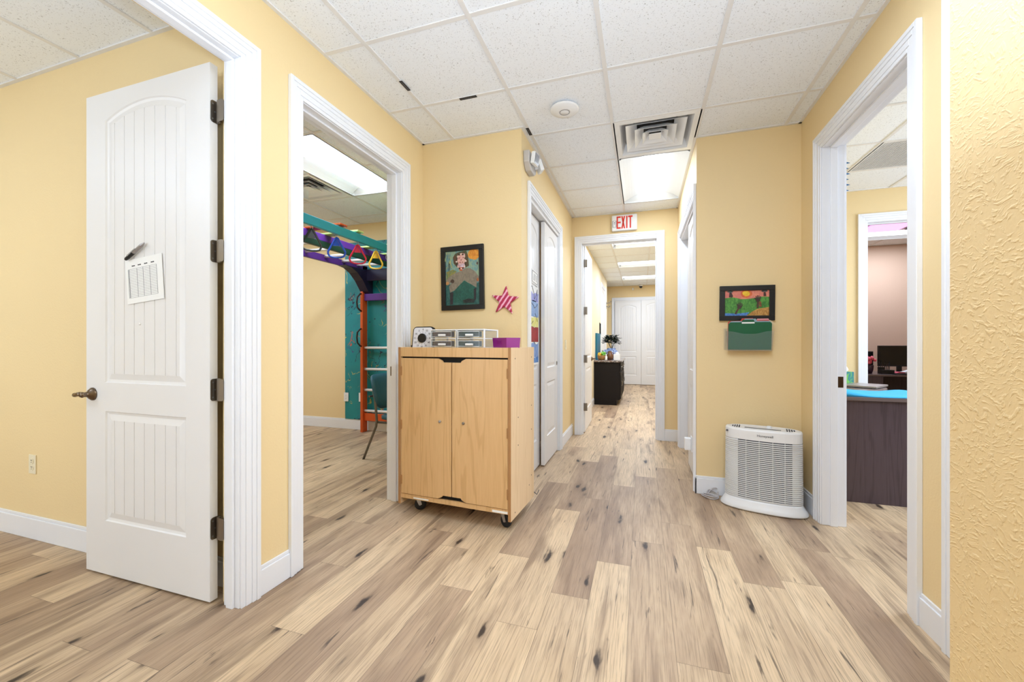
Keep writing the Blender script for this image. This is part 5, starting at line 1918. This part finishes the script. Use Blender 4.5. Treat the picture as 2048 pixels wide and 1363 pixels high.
for x, y, lab, r in ((-.68, 8.28, 'blue patterned plate standing left among the hall cabinet ornaments', .085), (-.525, 8.24, 'blue patterned plate on a dark stand beside the white box', .08)):
    t = thing('display_plate', lab, 'plate', (x, y, CTZ))
    T_ = Matrix.Translation((0, 0, .115)) @ Matrix.Rotation(PI / 2 - .2, 4, 'X')
    mb = MB(); mb.lathe([(.03, -.004), (r * .7, .0), (r, .012), (r, .016), (r * .68, .006), (.001, .004)], 28, T_); mb.build('dish', 'blueplate', t, smooth=True)
    mb = MB(); mb.tube([(-.04, -.03, 0), (-.03, .02, .12), (.03, .02, .12), (.04, -.03, 0)], .005, 6); mb.tube([(-.04, -.03, .004), (-.04, .05, .004), (.04, .05, .004), (.04, -.03, .004)], .005, 6); mb.build('stand', 'black', t)
jv = thing('brown_vase', 'brown glazed vase between the basket and the white box', 'vase', (-.595, 8.08, CTZ))
mb = MB(); mb.lathe([(.04, 0), (.065, .04), (.068, .08), (.045, .13), (.03, .16), (.036, .175)], 20); mb.build('body', 'brownpot', jv, smooth=True)
mb = MB()
for s_ in (-1, 1): mb.tube([(s_ * .034, 0, .15), (s_ * .07, 0, .14), (s_ * .066, 0, .09)], .007, 6)
mb.build('handle', 'brownpot', jv)
wb_ = thing('tissue_box', 'white tissue box on the right of the granite hall top', 'tissue box', (-.465, 8.12, CTZ))
mb = MB(); mb.box(-.06, .06, -.06, .06, 0, .115); mb.build('box', 'white', wb_, bevel=.003)
mb = MB(); ring = []
for z, r in ((.113, .025), (.135, .03), (.155, .014)):
    ring.append([(r * math.cos(a) * (1 + .3 * math.sin(3 * a)), r * math.sin(a), z) for a in [2 * PI * k / 12 for k in range(12)]])
loft(mb, ring); mb.build('tissue', 'tissue', wb_, smooth=True)
bt = thing('spray_bottle', 'small white bottle in front of the brown vase', 'bottle', (-.655, 7.93, CTZ))
mb = MB(); mb.lathe([(.02, 0), (.022, .01), (.022, .07), (.01, .085), (.01, .095)], 14); mb.build('body', 'white', bt, smooth=True)
mb = MB(); mb.lathe([(.012, .094), (.012, .112), (.004, .116)], 12); mb.build('cap', 'white', bt)
tl = MB(); tl.box(-.879, -.845, 8.12, 8.80, CTZ, 1.375); tag(tl.build('canvas_panel', 'tealboard', bevel=.003), 'tall teal canvas leaning on the hall wall behind the basket', 'canvas')
# door and hook on the hall's left wall
dw = MB()
for a, b in ((9.20, 9.29), (10.20, 10.29)): dw.box(-.88, -.86, a, b, 0, 2.54)
dw.box(-.88, -.86, 9.29, 10.20, 2.45, 2.54)
struct(dw.build('trim_12', 'trim', bevel=.003), 'white casing on the left wall of the far hall', 'door frame')
o = leaf_mesh(0.905, 2.435).build('door_10', 'door', origin=(0, 0, 0)); o.location = (-.868, 9.2925, .01); o.rotation_euler = (0, 0, PI / 2)
struct(o, 'closed white door in the left wall of the far hall', 'door')
lever_handle(o, .06, .98, 1, m='nickel')
dc = MB(); dc.box(-.88, -.855, 10.32, 10.41, 0, 2.54); struct(dc.build('trim_13', 'trim'), 'white upright trim at the far hall corner', 'trim')
hk = thing('coat_hook', 'metal coat hook high on the far hall corner', 'hook', (-.855, 10.36, 2.12), PI / 2)
mb = MB(); mb.box(-.02, .02, -.006, 0, -.09, .09); mb.build('plate', 'nickel', hk)
mb = MB(); mb.tube([(0, -.006, .05), (0, -.09, .06), (0, -.12, .11)], .01, 8); mb.tube([(0, -.006, -.03), (0, -.07, -.05), (0, -.09, -.02)], .01, 8); mb.sphere((0, -.09, -.02), .02, 8, 6); mb.build('prongs', 'nickel', hk)
for z in (1.72, 1.16):
    pass
wh = MB(); wh.box(-.88, -.868, 8.92, 8.96, 1.36, 1.62); wh.box(-.868, -.85, 8.93, 8.95, 1.36, 1.60)
tag(wh.build('grab_bar', 'black'), 'dark upright handle on the hall wall above the plant', 'handle')
cm = thing('security_camera', 'black and white dome camera on the far hall ceiling', 'camera', (-.03, 11.80, CZ))
mb = MB(); mb.lathe([(.055, -.0), (.055, -.035), (.045, -.045)], 20); mb.build('mount', 'grid', cm)
mb = MB(); mb.sphere((0, -.01, -.055), .043, 14, 10); mb.build('dome', 'black', cm, smooth=True)
sn = MB(); sn.lathe([(.022, 0), (.022, .03), (.016, .036)], 14, Matrix.Translation((-.245, 11.948, 2.70)) @ Matrix.Rotation(PI / 2, 4, 'X') @ Matrix.Diagonal((1, 1.6, 1, 1)))
tag(sn.build('motion_sensor', 'white'), 'small white sensor left of the dome camera', 'sensor')
